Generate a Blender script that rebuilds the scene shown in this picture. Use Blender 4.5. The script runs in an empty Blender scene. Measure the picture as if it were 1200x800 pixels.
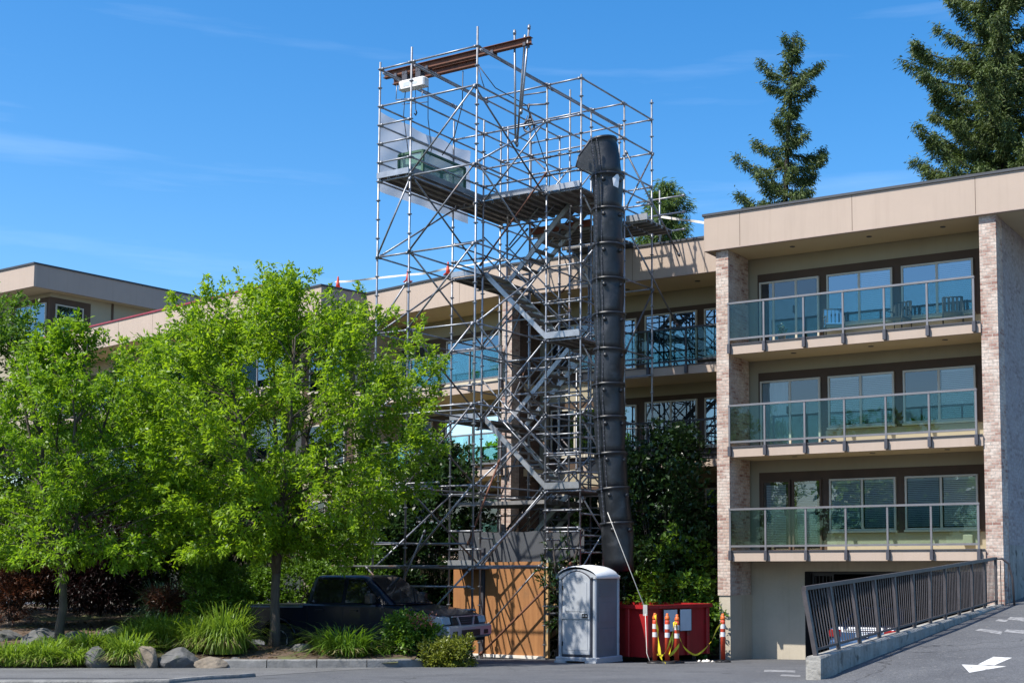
import bpy, math, random
import numpy as np
from mathutils import Matrix, Vector
random.seed(7)
RNG = np.random.default_rng(11)
sc = bpy.context.scene
col = sc.collection
PI = math.pi
# ------------------------------------------------------------------ camera
CX, CY, FPX, PIT, EYE = 732.08, 535.19, 1555.5, 0.083552, 2.35
cam = bpy.data.cameras.new("camera")
camo = bpy.data.objects.new("camera", cam)
col.objects.link(camo)
camo.location = (0, 0, EYE)
camo.rotation_euler = (PI/2 + PIT, 0, 0)
cam.sensor_width = 36
cam.lens = 36*FPX/1200
cam.shift_x = (600-CX)/1200
cam.shift_y = (CY-400)/1200
cam.clip_end = 3000
sc.camera = camo
cp, sp_ = math.cos(PIT), math.sin(PIT)

def ray(u, v):
    dx, dy = (u-CX)/FPX, -(v-CY)/FPX
    return Vector((dx, cp-dy*sp_, sp_+dy*cp))
def at(u, v, Y):                      # photo point -> world point at a known distance Y
    d = ray(u, v)
    k = Y/d.y
    return Vector((d.x*k, Y, EYE+d.z*k))
def lot(Y):                           # height of the asphalt lot, falling away from the street
    if Y < 21: return 0.61
    return max(-0.2, 0.045*(34.5-Y))
def gx(u, Y): return (u-CX)/1561.0*Y  # X for a photo column near the horizon
# ------------------------------------------------------------------ materials
def new_mat(name):
    m = bpy.data.materials.new(name); m.use_nodes = True
    nt = m.node_tree; nt.nodes.clear()
    out = nt.nodes.new('ShaderNodeOutputMaterial')
    return m, nt, out
def N(nt, t, **kw):
    n = nt.nodes.new(t)
    for k, v in kw.items():
        if k in n.inputs: n.inputs[k].default_value = v
        else: setattr(n, k, v)
    return n
def c4(c): return (c[0], c[1], c[2], 1)
def mat(name, c1, c2=None, rough=.6, metal=0., scale=3., detail=4., bump=0., bscale=None, spec=.5, coat=0., stretch=None, contrast=(.3,.7), dirt=None):
    m, nt, out = new_mat(name)
    b = N(nt, 'ShaderNodeBsdfPrincipled')
    b.inputs['Roughness'].default_value = rough
    b.inputs['Metallic'].default_value = metal
    b.inputs['Specular IOR Level'].default_value = spec
    b.inputs['Coat Weight'].default_value = coat
    b.inputs['Coat Roughness'].default_value = .03
    tc = N(nt, 'ShaderNodeTexCoord')
    mp = N(nt, 'ShaderNodeMapping')
    if stretch: mp.inputs['Scale'].default_value = stretch
    nt.links.new(tc.outputs['Object'], mp.inputs['Vector'])
    if c2 is None: c2 = tuple(x*.8 for x in c1)
    nz = N(nt, 'ShaderNodeTexNoise'); nz.inputs['Scale'].default_value = scale; nz.inputs['Detail'].default_value = detail
    nz.inputs['Roughness'].default_value = .62
    nt.links.new(mp.outputs[0], nz.inputs['Vector'])
    cr = N(nt, 'ShaderNodeValToRGB')
    cr.color_ramp.elements[0].position = contrast[0]; cr.color_ramp.elements[0].color = c4(c2)
    cr.color_ramp.elements[1].position = contrast[1]; cr.color_ramp.elements[1].color = c4(c1)
    nt.links.new(nz.outputs['Fac'], cr.inputs['Fac'])
    last = cr.outputs['Color']
    if dirt:
        n2 = N(nt, 'ShaderNodeTexNoise'); n2.inputs['Scale'].default_value = dirt[1]; n2.inputs['Detail'].default_value = 6
        nt.links.new(tc.outputs['Object'], n2.inputs['Vector'])
        r2 = N(nt, 'ShaderNodeValToRGB'); r2.color_ramp.elements[0].position = dirt[2]; r2.color_ramp.elements[1].position = dirt[3]
        nt.links.new(n2.outputs['Fac'], r2.inputs['Fac'])
        mx = N(nt, 'ShaderNodeMix', data_type='RGBA')
        nt.links.new(r2.outputs['Color'], mx.inputs['Factor'])
        nt.links.new(last, mx.inputs[6]); mx.inputs[7].default_value = c4(dirt[0])
        last = mx.outputs[2]
    nt.links.new(last, b.inputs['Base Color'])
    if bump:
        nb = N(nt, 'ShaderNodeTexNoise'); nb.inputs['Scale'].default_value = bscale or scale*6; nb.inputs['Detail'].default_value = 3
        nt.links.new(mp.outputs[0], nb.inputs['Vector'])
        bp = N(nt, 'ShaderNodeBump'); bp.inputs['Strength'].default_value = bump; bp.inputs['Distance'].default_value = .02
        nt.links.new(nb.outputs['Fac'], bp.inputs['Height']); nt.links.new(bp.outputs[0], b.inputs['Normal'])
    nt.links.new(b.outputs[0], out.inputs[0])
    return m
def asphalt_mat(name, c1, c2, crack, cs=.16):
    m = mat(name, c1, c2, rough=.9, scale=.7, detail=8, bump=.5, bscale=60, dirt=((.15,.148,.145), 9, .58, .75))
    nt = m.node_tree; b = [n for n in nt.nodes if n.type == 'BSDF_PRINCIPLED'][0]
    src = b.inputs['Base Color'].links[0].from_socket
    tc = N(nt, 'ShaderNodeTexCoord'); wn = N(nt, 'ShaderNodeTexNoise'); wn.inputs['Scale'].default_value = .8; wn.inputs['Detail'].default_value = 6
    nt.links.new(tc.outputs['Object'], wn.inputs['Vector'])
    va = N(nt, 'ShaderNodeVectorMath', operation='SCALE'); va.inputs['Scale'].default_value = 2.2; nt.links.new(wn.outputs['Color'], va.inputs[0])
    vb = N(nt, 'ShaderNodeVectorMath', operation='ADD'); nt.links.new(tc.outputs['Object'], vb.inputs[0]); nt.links.new(va.outputs[0], vb.inputs[1])
    vo = N(nt, 'ShaderNodeTexVoronoi', feature='DISTANCE_TO_EDGE'); vo.inputs['Scale'].default_value = cs; nt.links.new(vb.outputs[0], vo.inputs['Vector'])
    cr = N(nt, 'ShaderNodeValToRGB'); cr.color_ramp.elements[0].position = .0015; cr.color_ramp.elements[0].color = (1,1,1,1); cr.color_ramp.elements[1].position = .0045; cr.color_ramp.elements[1].color = (0,0,0,1)
    nt.links.new(vo.outputs['Distance'], cr.inputs[0])
    st = N(nt, 'ShaderNodeTexNoise'); st.inputs['Scale'].default_value = .45; st.inputs['Detail'].default_value = 7; st.inputs['Roughness'].default_value = .7; nt.links.new(tc.outputs['Object'], st.inputs['Vector'])
    sr = N(nt, 'ShaderNodeValToRGB'); sr.color_ramp.elements[0].position = .56; sr.color_ramp.elements[1].position = .66; sr.color_ramp.elements[1].color = (.5,.5,.5,1)
    nt.links.new(st.outputs['Fac'], sr.inputs[0])
    fine = N(nt, 'ShaderNodeTexNoise'); fine.inputs['Scale'].default_value = 38; fine.inputs['Detail'].default_value = 3; nt.links.new(tc.outputs['Object'], fine.inputs['Vector'])
    fr = N(nt, 'ShaderNodeValToRGB'); fr.color_ramp.elements[0].position = .38; fr.color_ramp.elements[0].color = (.72,.72,.72,1); fr.color_ramp.elements[1].position = .66; fr.color_ramp.elements[1].color = (1.3,1.3,1.3,1)
    nt.links.new(fine.outputs['Fac'], fr.inputs[0])
    mu = N(nt, 'ShaderNodeMix', data_type='RGBA', blend_type='MULTIPLY'); mu.inputs['Factor'].default_value = 1; nt.links.new(src, mu.inputs[6]); nt.links.new(fr.outputs[0], mu.inputs[7])
    m0 = N(nt, 'ShaderNodeMix', data_type='RGBA'); nt.links.new(sr.outputs[0], m0.inputs['Factor']); nt.links.new(mu.outputs[2], m0.inputs[6]); m0.inputs[7].default_value = (.045,.046,.05,1)
    m1 = N(nt, 'ShaderNodeMix', data_type='RGBA'); nt.links.new(cr.outputs[0], m1.inputs['Factor']); nt.links.new(m0.outputs[2], m1.inputs[6]); m1.inputs[7].default_value = c4(crack)
    nt.links.new(m1.outputs[2], b.inputs['Base Color'])
    return m
def streak(m, amt, lo=.5, hi=.75, tone=(.6,.57,.53)):
    nt = m.node_tree; b = [n for n in nt.nodes if n.type == 'BSDF_PRINCIPLED'][0]; src = b.inputs['Base Color'].links[0].from_socket
    tc = N(nt, 'ShaderNodeTexCoord'); mp = N(nt, 'ShaderNodeMapping'); mp.inputs['Scale'].default_value = (3.2, 3.2, .16); nt.links.new(tc.outputs['Object'], mp.inputs[0])
    nz = N(nt, 'ShaderNodeTexNoise'); nz.inputs['Scale'].default_value = 2; nz.inputs['Detail'].default_value = 6; nz.inputs['Roughness'].default_value = .65; nt.links.new(mp.outputs[0], nz.inputs['Vector'])
    cr = N(nt, 'ShaderNodeValToRGB'); cr.color_ramp.elements[0].position = lo; cr.color_ramp.elements[1].position = hi; cr.color_ramp.elements[1].color = (amt,amt,amt,1); nt.links.new(nz.outputs['Fac'], cr.inputs[0])
    mx = N(nt, 'ShaderNodeMix', data_type='RGBA', blend_type='MULTIPLY'); nt.links.new(cr.outputs[0], mx.inputs['Factor']); nt.links.new(src, mx.inputs[6]); mx.inputs[7].default_value = c4(tone)
    nt.links.new(mx.outputs[2], b.inputs['Base Color']); return m
def brick_mat(name, a, b_, mortar, third):
    m, nt, out = new_mat(name)
    b = N(nt, 'ShaderNodeBsdfPrincipled'); b.inputs['Roughness'].default_value = .85
    tc = N(nt, 'ShaderNodeTexCoord'); sx = N(nt, 'ShaderNodeSeparateXYZ'); nt.links.new(tc.outputs['Object'], sx.inputs[0])
    ad = N(nt, 'ShaderNodeMath', operation='ADD'); nt.links.new(sx.outputs[0], ad.inputs[0]); nt.links.new(sx.outputs[1], ad.inputs[1])
    cb = N(nt, 'ShaderNodeCombineXYZ'); nt.links.new(ad.outputs[0], cb.inputs[0]); nt.links.new(sx.outputs[2], cb.inputs[1])
    cols = []
    for k, (o1, o2) in enumerate(((a, b_), (third, a))):
        bt = N(nt, 'ShaderNodeTexBrick'); bt.inputs['Scale'].default_value = 1; bt.inputs['Brick Width'].default_value = .20
        bt.inputs['Row Height'].default_value = .078; bt.inputs['Mortar Size'].default_value = .009; bt.inputs['Mortar Smooth'].default_value = .3
        bt.inputs['Bias'].default_value = -.1 if k == 0 else -.15
        bt.inputs['Color1'].default_value = c4(o1); bt.inputs['Color2'].default_value = c4(o2); bt.inputs['Mortar'].default_value = c4(mortar)
        nt.links.new(cb.outputs[0], bt.inputs['Vector']); cols.append(bt)
    nz = N(nt, 'ShaderNodeTexNoise'); nz.inputs['Scale'].default_value = 1.6; nz.inputs['Detail'].default_value = 5
    nt.links.new(cb.outputs[0], nz.inputs['Vector'])
    cr = N(nt, 'ShaderNodeValToRGB'); cr.color_ramp.elements[0].position = .42; cr.color_ramp.elements[1].position = .6
    nt.links.new(nz.outputs['Fac'], cr.inputs[0])
    mx = N(nt, 'ShaderNodeMix', data_type='RGBA'); nt.links.new(cr.outputs[0], mx.inputs['Factor'])
    nt.links.new(cols[0].outputs['Color'], mx.inputs[6]); nt.links.new(cols[1].outputs['Color'], mx.inputs[7])
    n2 = N(nt, 'ShaderNodeTexNoise'); n2.inputs['Scale'].default_value = 14; n2.inputs['Detail'].default_value = 4
    nt.links.new(tc.outputs['Object'], n2.inputs['Vector'])
    m2 = N(nt, 'ShaderNodeMix', data_type='RGBA', blend_type='MULTIPLY'); m2.inputs['Factor'].default_value = .55
    nt.links.new(mx.outputs[2], m2.inputs[6])
    r3 = N(nt, 'ShaderNodeValToRGB'); r3.color_ramp.elements[0].position = .3; r3.color_ramp.elements[0].color = (.45,.42,.4,1); r3.color_ramp.elements[1].position = .62
    nt.links.new(n2.outputs['Fac'], r3.inputs[0]); nt.links.new(r3.outputs[0], m2.inputs[7])
    nt.links.new(m2.outputs[2], b.inputs['Base Color'])
    bp = N(nt, 'ShaderNodeBump'); bp.inputs['Strength'].default_value = .7; bp.inputs['Distance'].default_value = .012; bp.invert = True
    nt.links.new(cols[0].outputs['Fac'], bp.inputs['Height']); nt.links.new(bp.outputs[0], b.inputs['Normal'])
    nt.links.new(b.outputs[0], out.inputs[0])
    return m
def glass_mat(name, tint, refl, rough=.0, gl=(1,1,1), ior=1.5, wob=0):
    m, nt, out = new_mat(name)
    tr = N(nt, 'ShaderNodeBsdfTransparent'); tr.inputs[0].default_value = c4(tint)
    g = N(nt, 'ShaderNodeBsdfGlossy'); g.inputs['Roughness'].default_value = rough; g.inputs['Color'].default_value = c4(gl)
    fr = N(nt, 'ShaderNodeFresnel'); fr.inputs['IOR'].default_value = ior
    ma = N(nt, 'ShaderNodeMath', operation='MULTIPLY_ADD'); ma.use_clamp = True; ma.inputs[1].default_value = 1.; ma.inputs[2].default_value = refl
    nt.links.new(fr.outputs[0], ma.inputs[0])
    mx = N(nt, 'ShaderNodeMixShader'); nt.links.new(ma.outputs[0], mx.inputs[0]); nt.links.new(tr.outputs[0], mx.inputs[1]); nt.links.new(g.outputs[0], mx.inputs[2])
    if wob:
        tc = N(nt, 'ShaderNodeTexCoord')
        nb = N(nt, 'ShaderNodeTexNoise'); nb.inputs['Scale'].default_value = .9; nb.inputs['Detail'].default_value = 1
        nt.links.new(tc.outputs['Object'], nb.inputs['Vector'])
        bp = N(nt, 'ShaderNodeBump'); bp.inputs['Strength'].default_value = wob; bp.inputs['Distance'].default_value = .03
        nt.links.new(nb.outputs['Fac'], bp.inputs['Height']); nt.links.new(bp.outputs[0], g.inputs['Normal'])
    nt.links.new(mx.outputs[0], out.inputs[0])
    return m
def leaf_mat(name, dark, light, trans=.35, rough=.45, tl=(1.,1.,.45)):
    m, nt, out = new_mat(name)
    ge = N(nt, 'ShaderNodeNewGeometry')
    cr = N(nt, 'ShaderNodeValToRGB'); cr.color_ramp.elements[0].color = c4(dark); cr.color_ramp.elements[1].color = c4(light)
    tc = N(nt, 'ShaderNodeTexCoord'); nz = N(nt, 'ShaderNodeTexNoise'); nz.inputs['Scale'].default_value = .9; nz.inputs['Detail'].default_value = 2
    nt.links.new(tc.outputs['Object'], nz.inputs['Vector'])
    av = N(nt, 'ShaderNodeMath', operation='MULTIPLY_ADD'); av.inputs[1].default_value = .55
    nt.links.new(ge.outputs['Random Per Island'], av.inputs[0])
    sb = N(nt, 'ShaderNodeMath', operation='MULTIPLY'); sb.inputs[1].default_value = .5
    nt.links.new(nz.outputs['Fac'], sb.inputs[0]); nt.links.new(sb.outputs[0], av.inputs[2])
    nt.links.new(av.outputs[0], cr.inputs[0])
    d = N(nt, 'ShaderNodeBsdfPrincipled'); d.inputs['Roughness'].default_value = rough; d.inputs['Specular IOR Level'].default_value = .4
    nt.links.new(cr.outputs[0], d.inputs['Base Color'])
    t = N(nt, 'ShaderNodeBsdfTranslucent')
    mu = N(nt, 'ShaderNodeMix', data_type='RGBA', blend_type='MULTIPLY'); mu.inputs['Factor'].default_value = 1
    nt.links.new(cr.outputs[0], mu.inputs[6]); mu.inputs[7].default_value = (tl[0]*1.6, tl[1]*1.6, tl[2]*1.6, 1)
    nt.links.new(mu.outputs[2], t.inputs[0])
    mx = N(nt, 'ShaderNodeMixShader'); mx.inputs[0].default_value = trans
    nt.links.new(d.outputs[0], mx.inputs[1]); nt.links.new(t.outputs[0], mx.inputs[2]); nt.links.new(mx.outputs[0], out.inputs[0])
    return m
M = {}
M['asphalt'] = asphalt_mat('asphalt', (.115,.118,.124), (.07,.072,.078), (.03,.03,.032))
M['asphalt_old'] = asphalt_mat('asphalt_old', (.15,.15,.152), (.095,.095,.098), (.03,.03,.03), .3)
M['paint'] = mat('road_paint', (.62,.62,.6), (.46,.46,.45), rough=.7, scale=9, contrast=(.25,.5), dirt=((.15,.15,.155), 11, .6, .68))
M['paint_worn'] = mat('worn_paint', (.3,.3,.3), (.13,.13,.135), rough=.8, scale=10, contrast=(.4,.6))
M['concrete'] = mat('concrete', (.40,.385,.35), (.20,.19,.17), rough=.9, scale=2.5, detail=8, bump=.8, bscale=18, dirt=((.10,.095,.085), 5, .55, .7))
M['kerb'] = mat('kerb_concrete', (.25,.245,.235), (.13,.128,.122), rough=.9, scale=4, detail=8, bump=.5, bscale=30)
M['stucco'] = mat('stucco', (.45,.355,.285), (.41,.325,.262), rough=.8, scale=.6, detail=6, bump=.12, bscale=90)
M['stucco_dark'] = mat('stucco_drip_and_shade', (.40,.315,.262), (.36,.285,.24), rough=.8, scale=.6, detail=6, bump=.12, bscale=90)  # darker stucco: drip edges, and shade put into the right-facing fascias
M['soffit'] = mat('soffit', (.56,.47,.30), (.52,.43,.275), rough=.85, scale=.8, detail=5)
M['siding'] = mat('siding', (.36,.315,.22), (.33,.285,.2), rough=.8, scale=.8, detail=5)
M['base'] = mat('painted_base', (.50,.44,.34), (.42,.37,.29), rough=.85, scale=1.2, detail=7, bump=.2, bscale=40)
M['brown'] = mat('brown_trim', (.105,.07,.05), (.085,.058,.042), rough=.85, spec=.2, scale=2)
M['cap'] = mat('roof_edge_metal', (.055,.058,.065), (.04,.042,.048), rough=.5, scale=2)
M['redcap'] = mat('red_flashing', (.30,.035,.05), (.22,.03,.04), rough=.5, scale=1)
M['roof'] = mat('roof_membrane', (.2,.2,.19), (.14,.14,.14), rough=.9, scale=1)
M['brick'] = brick_mat('pale_brick', (.55,.42,.345), (.25,.11,.085), (.46,.42,.37), (.62,.53,.46))
M['brick_brown_shaded'] = brick_mat('brown_brick_shaded', (.13,.08,.06), (.06,.038,.03), (.10,.085,.07), (.16,.10,.075))  # brown brick darkened with the shade of the pillar's right-facing side
M['brick_shaded'] = brick_mat('shaded_brick', (.42,.37,.36), (.24,.19,.19), (.36,.33,.32), (.36,.33,.34))  # pale brick recoloured blue-grey to paint in the side wall's shade
M['frame'] = mat('window_frame', (.52,.47,.38), (.46,.42,.34), rough=.5, scale=2)
M['room'] = mat('unlit_room_black', (.022,.022,.024), (.012,.012,.013), rough=.9, scale=1.5)  # near-black colour stands in for the shade of unlit interiors
M['blind'] = mat('blind', (.66,.67,.66), (.58,.59,.58), rough=.7, scale=2)
M['curtain'] = mat('curtain', (.48,.52,.52), (.32,.36,.37), rough=.9, scale=1.2, stretch=(14,14,.6))
M['pane'] = glass_mat('window_glass', (.76,.83,.84), .06, gl=(.86,.95,1.0), wob=.06)
M['pane_mirror'] = glass_mat('window_glass_coated', (.6,.68,.72), .2, gl=(.62,.85,1.0), wob=.07)
M['rail_glass'] = glass_mat('tinted_rail_glass', (.70,.83,.82), .006, gl=(.6,.92,1.), ior=1.3)
M['rail'] = mat('grey_rail', (.21,.205,.215), (.17,.165,.172), rough=.45, metal=.3, scale=3)
M['bracket'] = mat('dark_bracket', (.07,.07,.085), (.05,.05,.06), rough=.5, scale=3)
M['black_rail'] = mat('black_rail', (.03,.031,.035), (.02,.02,.023), rough=.45, scale=3)
M['fence_metal'] = mat('painted_fence_metal', (.085,.075,.078), (.05,.045,.048), rough=.5, metal=.2, scale=4)
M['galv'] = mat('galvanised_steel', (.36,.37,.39), (.19,.195,.21), rough=.45, metal=.7, scale=5, detail=6, dirt=((.22,.13,.09), 2.2, .66, .74))
M['galv_dark'] = mat('weathered_steel', (.22,.225,.24), (.12,.12,.13), rough=.5, metal=.7, scale=4, detail=6, dirt=((.2,.105,.065), 1.7, .56, .68))
M['alu'] = mat('aluminium', (.42,.43,.45), (.28,.29,.31), rough=.42, metal=.6, scale=4)
M['plank'] = mat('steel_plank', (.30,.29,.28), (.17,.16,.155), rough=.6, metal=.4, scale=3, detail=6)
M['rust'] = mat('rusty_steel', (.21,.085,.048), (.10,.042,.027), rough=.85, scale=2.5, detail=8, dirt=((.09,.045,.03), 4, .52, .7))
M['rustdeck'] = mat('red_lead_edge', (.28,.08,.05), (.16,.05,.035), rough=.8, scale=4)
M['ply'] = mat('plywood', (.40,.185,.065), (.28,.12,.04), rough=.75, scale=2.2, detail=8, stretch=(5,5,.45), contrast=(.3,.72), dirt=((.24,.12,.05), 1.6, .6, .74))
M['timber'] = mat('timber', (.55,.36,.17), (.42,.25,.11), rough=.8, scale=4, stretch=(6,6,.6))
M['fabric_black'] = mat('black_netting', (.06,.062,.068), (.035,.036,.04), rough=.9, scale=5, bump=.4)
M['chute'] = mat('black_plastic', (.015,.017,.021), (.008,.009,.011), rough=.42, scale=3, detail=8, bump=1., bscale=3.5, dirt=((.042,.043,.047), 3.2, .58, .76))
M['white'] = mat('white_enamel', (.8,.8,.8), (.72,.72,.72), rough=.45, scale=4)
M['tarp'] = None
M['greenmetal'] = mat('green_painted_steel', (.055,.14,.085), (.035,.09,.055), rough=.6, scale=4)
M['potty'] = mat('grey_plastic', (.40,.42,.45), (.34,.36,.385), rough=.5, scale=2, detail=6, dirt=((.26,.275,.29), 3, .6, .74))
M['potty_shaded'] = mat('shaded_grey_plastic', (.15,.165,.19), (.125,.137,.158), rough=.5, scale=2)  # side panels coloured darker to put their shade into the plastic
M['potty_roof'] = mat('white_plastic', (.78,.79,.8), (.7,.71,.72), rough=.5, scale=2)
M['red'] = mat('red_dumpster_paint', (.36,.014,.016), (.27,.010,.012), rough=.45, scale=1.6, detail=8, dirt=((.16,.03,.02), 3, .62, .74))
M['orange'] = mat('orange_red_plastic', (.62,.07,.025), (.52,.05,.02), rough=.55, scale=4)
M['reflective'] = mat('reflective_band', (.75,.73,.72), (.6,.58,.57), rough=.4, scale=8)
M['orange_band'] = mat('orange_cap', (.72,.16,.03), (.6,.12,.02), rough=.5, scale=4)
M['sign'] = mat('pale_sign', (.52,.58,.63), (.45,.5,.55), rough=.5, scale=6)
M['yellow'] = mat('yellow_tape', (.72,.62,.03), (.6,.5,.02), rough=.5, scale=9)
M['tapewhite'] = mat('white_tape', (.8,.78,.74), (.7,.62,.5), rough=.6, scale=4)
M['rope'] = mat('pale_rope', (.62,.6,.55), (.5,.48,.44), rough=.9, scale=9)
M['cable'] = mat('black_cable', (.02,.02,.022), rough=.5)
M['truck'] = mat('black_blue_paint', (.006,.010,.024), (.005,.008,.02), rough=.3, scale=1, coat=.35, spec=.25)
M['chrome'] = mat('chrome', (.62,.63,.65), (.55,.56,.58), rough=.3, metal=.45, scale=3)
M['bright'] = mat('bright_chrome', (.5,.51,.53), (.44,.45,.47), rough=.3, metal=.6, scale=3)
M['tyre'] = mat('tyre_rubber', (.018,.018,.019), (.012,.012,.012), rough=.85, scale=9)
M['carglass'] = mat('car_glass', (.012,.014,.016), (.009,.01,.012), rough=.06, spec=.8, scale=1)
M['lamp'] = mat('headlamp_lens', (.42,.46,.5), (.3,.33,.36), rough=.08, spec=1., scale=6)
M['taillamp'] = mat('tail_lamp', (.25,.008,.01), (.2,.007,.008), rough=.2, spec=.8, scale=4)
M['bluecar'] = mat('blue_car_paint', (.028,.075,.17), (.025,.068,.155), rough=.35, coat=.25, scale=1)
M['trim'] = mat('black_trim', (.012,.012,.013), rough=.5)
M['rock'] = mat('granite', (.145,.143,.142), (.06,.06,.06), rough=.9, scale=3, detail=9, bump=.9, bscale=9, dirt=((.075,.08,.05), 2.4, .6, .7))
M['rock_warm'] = mat('sandstone', (.25,.205,.155), (.13,.108,.085), rough=.9, scale=3, detail=9, bump=.9, bscale=9)
M['soil'] = mat('bark_mulch', (.13,.085,.055), (.05,.034,.024), rough=.95, scale=6, detail=9, bump=1., bscale=22, dirt=((.10,.105,.035), .8, .56, .64))
M['litter'] = leaf_mat('dry_leaf', (.07,.045,.025), (.28,.19,.10), trans=.1)
M['bark'] = mat('bark', (.115,.092,.072), (.05,.041,.034), rough=.9, scale=6, detail=8, stretch=(3,3,.5), bump=.9, bscale=14)
M['bark_dark'] = mat('dark_bark', (.05,.042,.038), (.028,.024,.022), rough=.9, scale=6, bump=.8, bscale=14)
M['maple'] = leaf_mat('maple_leaf', (.04,.12,.010), (.33,.47,.03), trans=.5)
M['maple2'] = leaf_mat('maple_leaf_deep', (.045,.13,.010), (.26,.40,.028), trans=.48)
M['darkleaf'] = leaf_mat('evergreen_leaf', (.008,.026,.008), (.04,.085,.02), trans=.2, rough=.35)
M['midleaf'] = leaf_mat('shrub_leaf', (.035,.09,.01), (.16,.28,.03), trans=.35)
M['olive'] = leaf_mat('olive_leaf', (.07,.10,.012), (.21,.23,.035), trans=.3)
M['purple'] = leaf_mat('purple_leaf', (.007,.004,.004), (.02,.008,.009), trans=.2, tl=(1,.4,.4))
M['rustleaf'] = leaf_mat('bronze_leaf', (.04,.017,.012), (.13,.062,.036), trans=.3, tl=(1,.6,.4))
M['grass'] = leaf_mat('grass_blade', (.07,.16,.015), (.26,.36,.05), trans=.35)
M['grass_dry'] = leaf_mat('dry_grass_blade', (.2,.19,.07), (.42,.38,.2), trans=.3)
M['bluegrass'] = leaf_mat('blue_grass_blade', (.06,.12,.07), (.19,.27,.17), trans=.25)
M['fir'] = leaf_mat('fir_needles', (.014,.034,.010), (.13,.18,.045), trans=.15, rough=.6)
M['cedar'] = leaf_mat('cedar_needles', (.02,.055,.012), (.12,.19,.04), trans=.25, rough=.6)
M['petal'] = leaf_mat('bronze_shoot', (.2,.08,.06), (.42,.2,.16), trans=.3, tl=(1,.6,.5))
for k_, a_ in (('stucco',.16),('stucco_dark',.16),('base',.35),('concrete',.9),('siding',.12),('potty',.2),('ply',.5),('red',.6),('fabric_black',.2)): streak(M[k_], a_)
def tarp():
    m, nt, out = new_mat('white_tarp')
    d = N(nt, 'ShaderNodeBsdfDiffuse'); d.inputs[0].default_value = (.62,.63,.68,1)
    t = N(nt, 'ShaderNodeBsdfTranslucent'); t.inputs[0].default_value = (.72,.73,.78,1)
    tr = N(nt, 'ShaderNodeBsdfTransparent')
    mx = N(nt, 'ShaderNodeMixShader'); mx.inputs[0].default_value = .45
    nt.links.new(d.outputs[0], mx.inputs[1]); nt.links.new(t.outputs[0], mx.inputs[2])
    m2 = N(nt, 'ShaderNodeMixShader'); m2.inputs[0].default_value = .12
    nt.links.new(mx.outputs[0], m2.inputs[1]); nt.links.new(tr.outputs[0], m2.inputs[2]); nt.links.new(m2.outputs[0], out.inputs[0])
    return m
M['tarp'] = tarp()
def net(name, c, dens):
    m, nt, out = new_mat(name)
    d = N(nt, 'ShaderNodeBsdfDiffuse'); d.inputs[0].default_value = c4(c)
    tr = N(nt, 'ShaderNodeBsdfTransparent')
    mx = N(nt, 'ShaderNodeMixShader'); mx.inputs[0].default_value = dens
    nt.links.new(tr.outputs[0], mx.inputs[1]); nt.links.new(d.outputs[0], mx.inputs[2]); nt.links.new(mx.outputs[0], out.inputs[0])
    return m
M['mesh_green'] = net('green_mesh', (.16,.30,.24), .62)
M['mesh_grey'] = net('grey_screen', (.10,.105,.115), .9)
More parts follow.
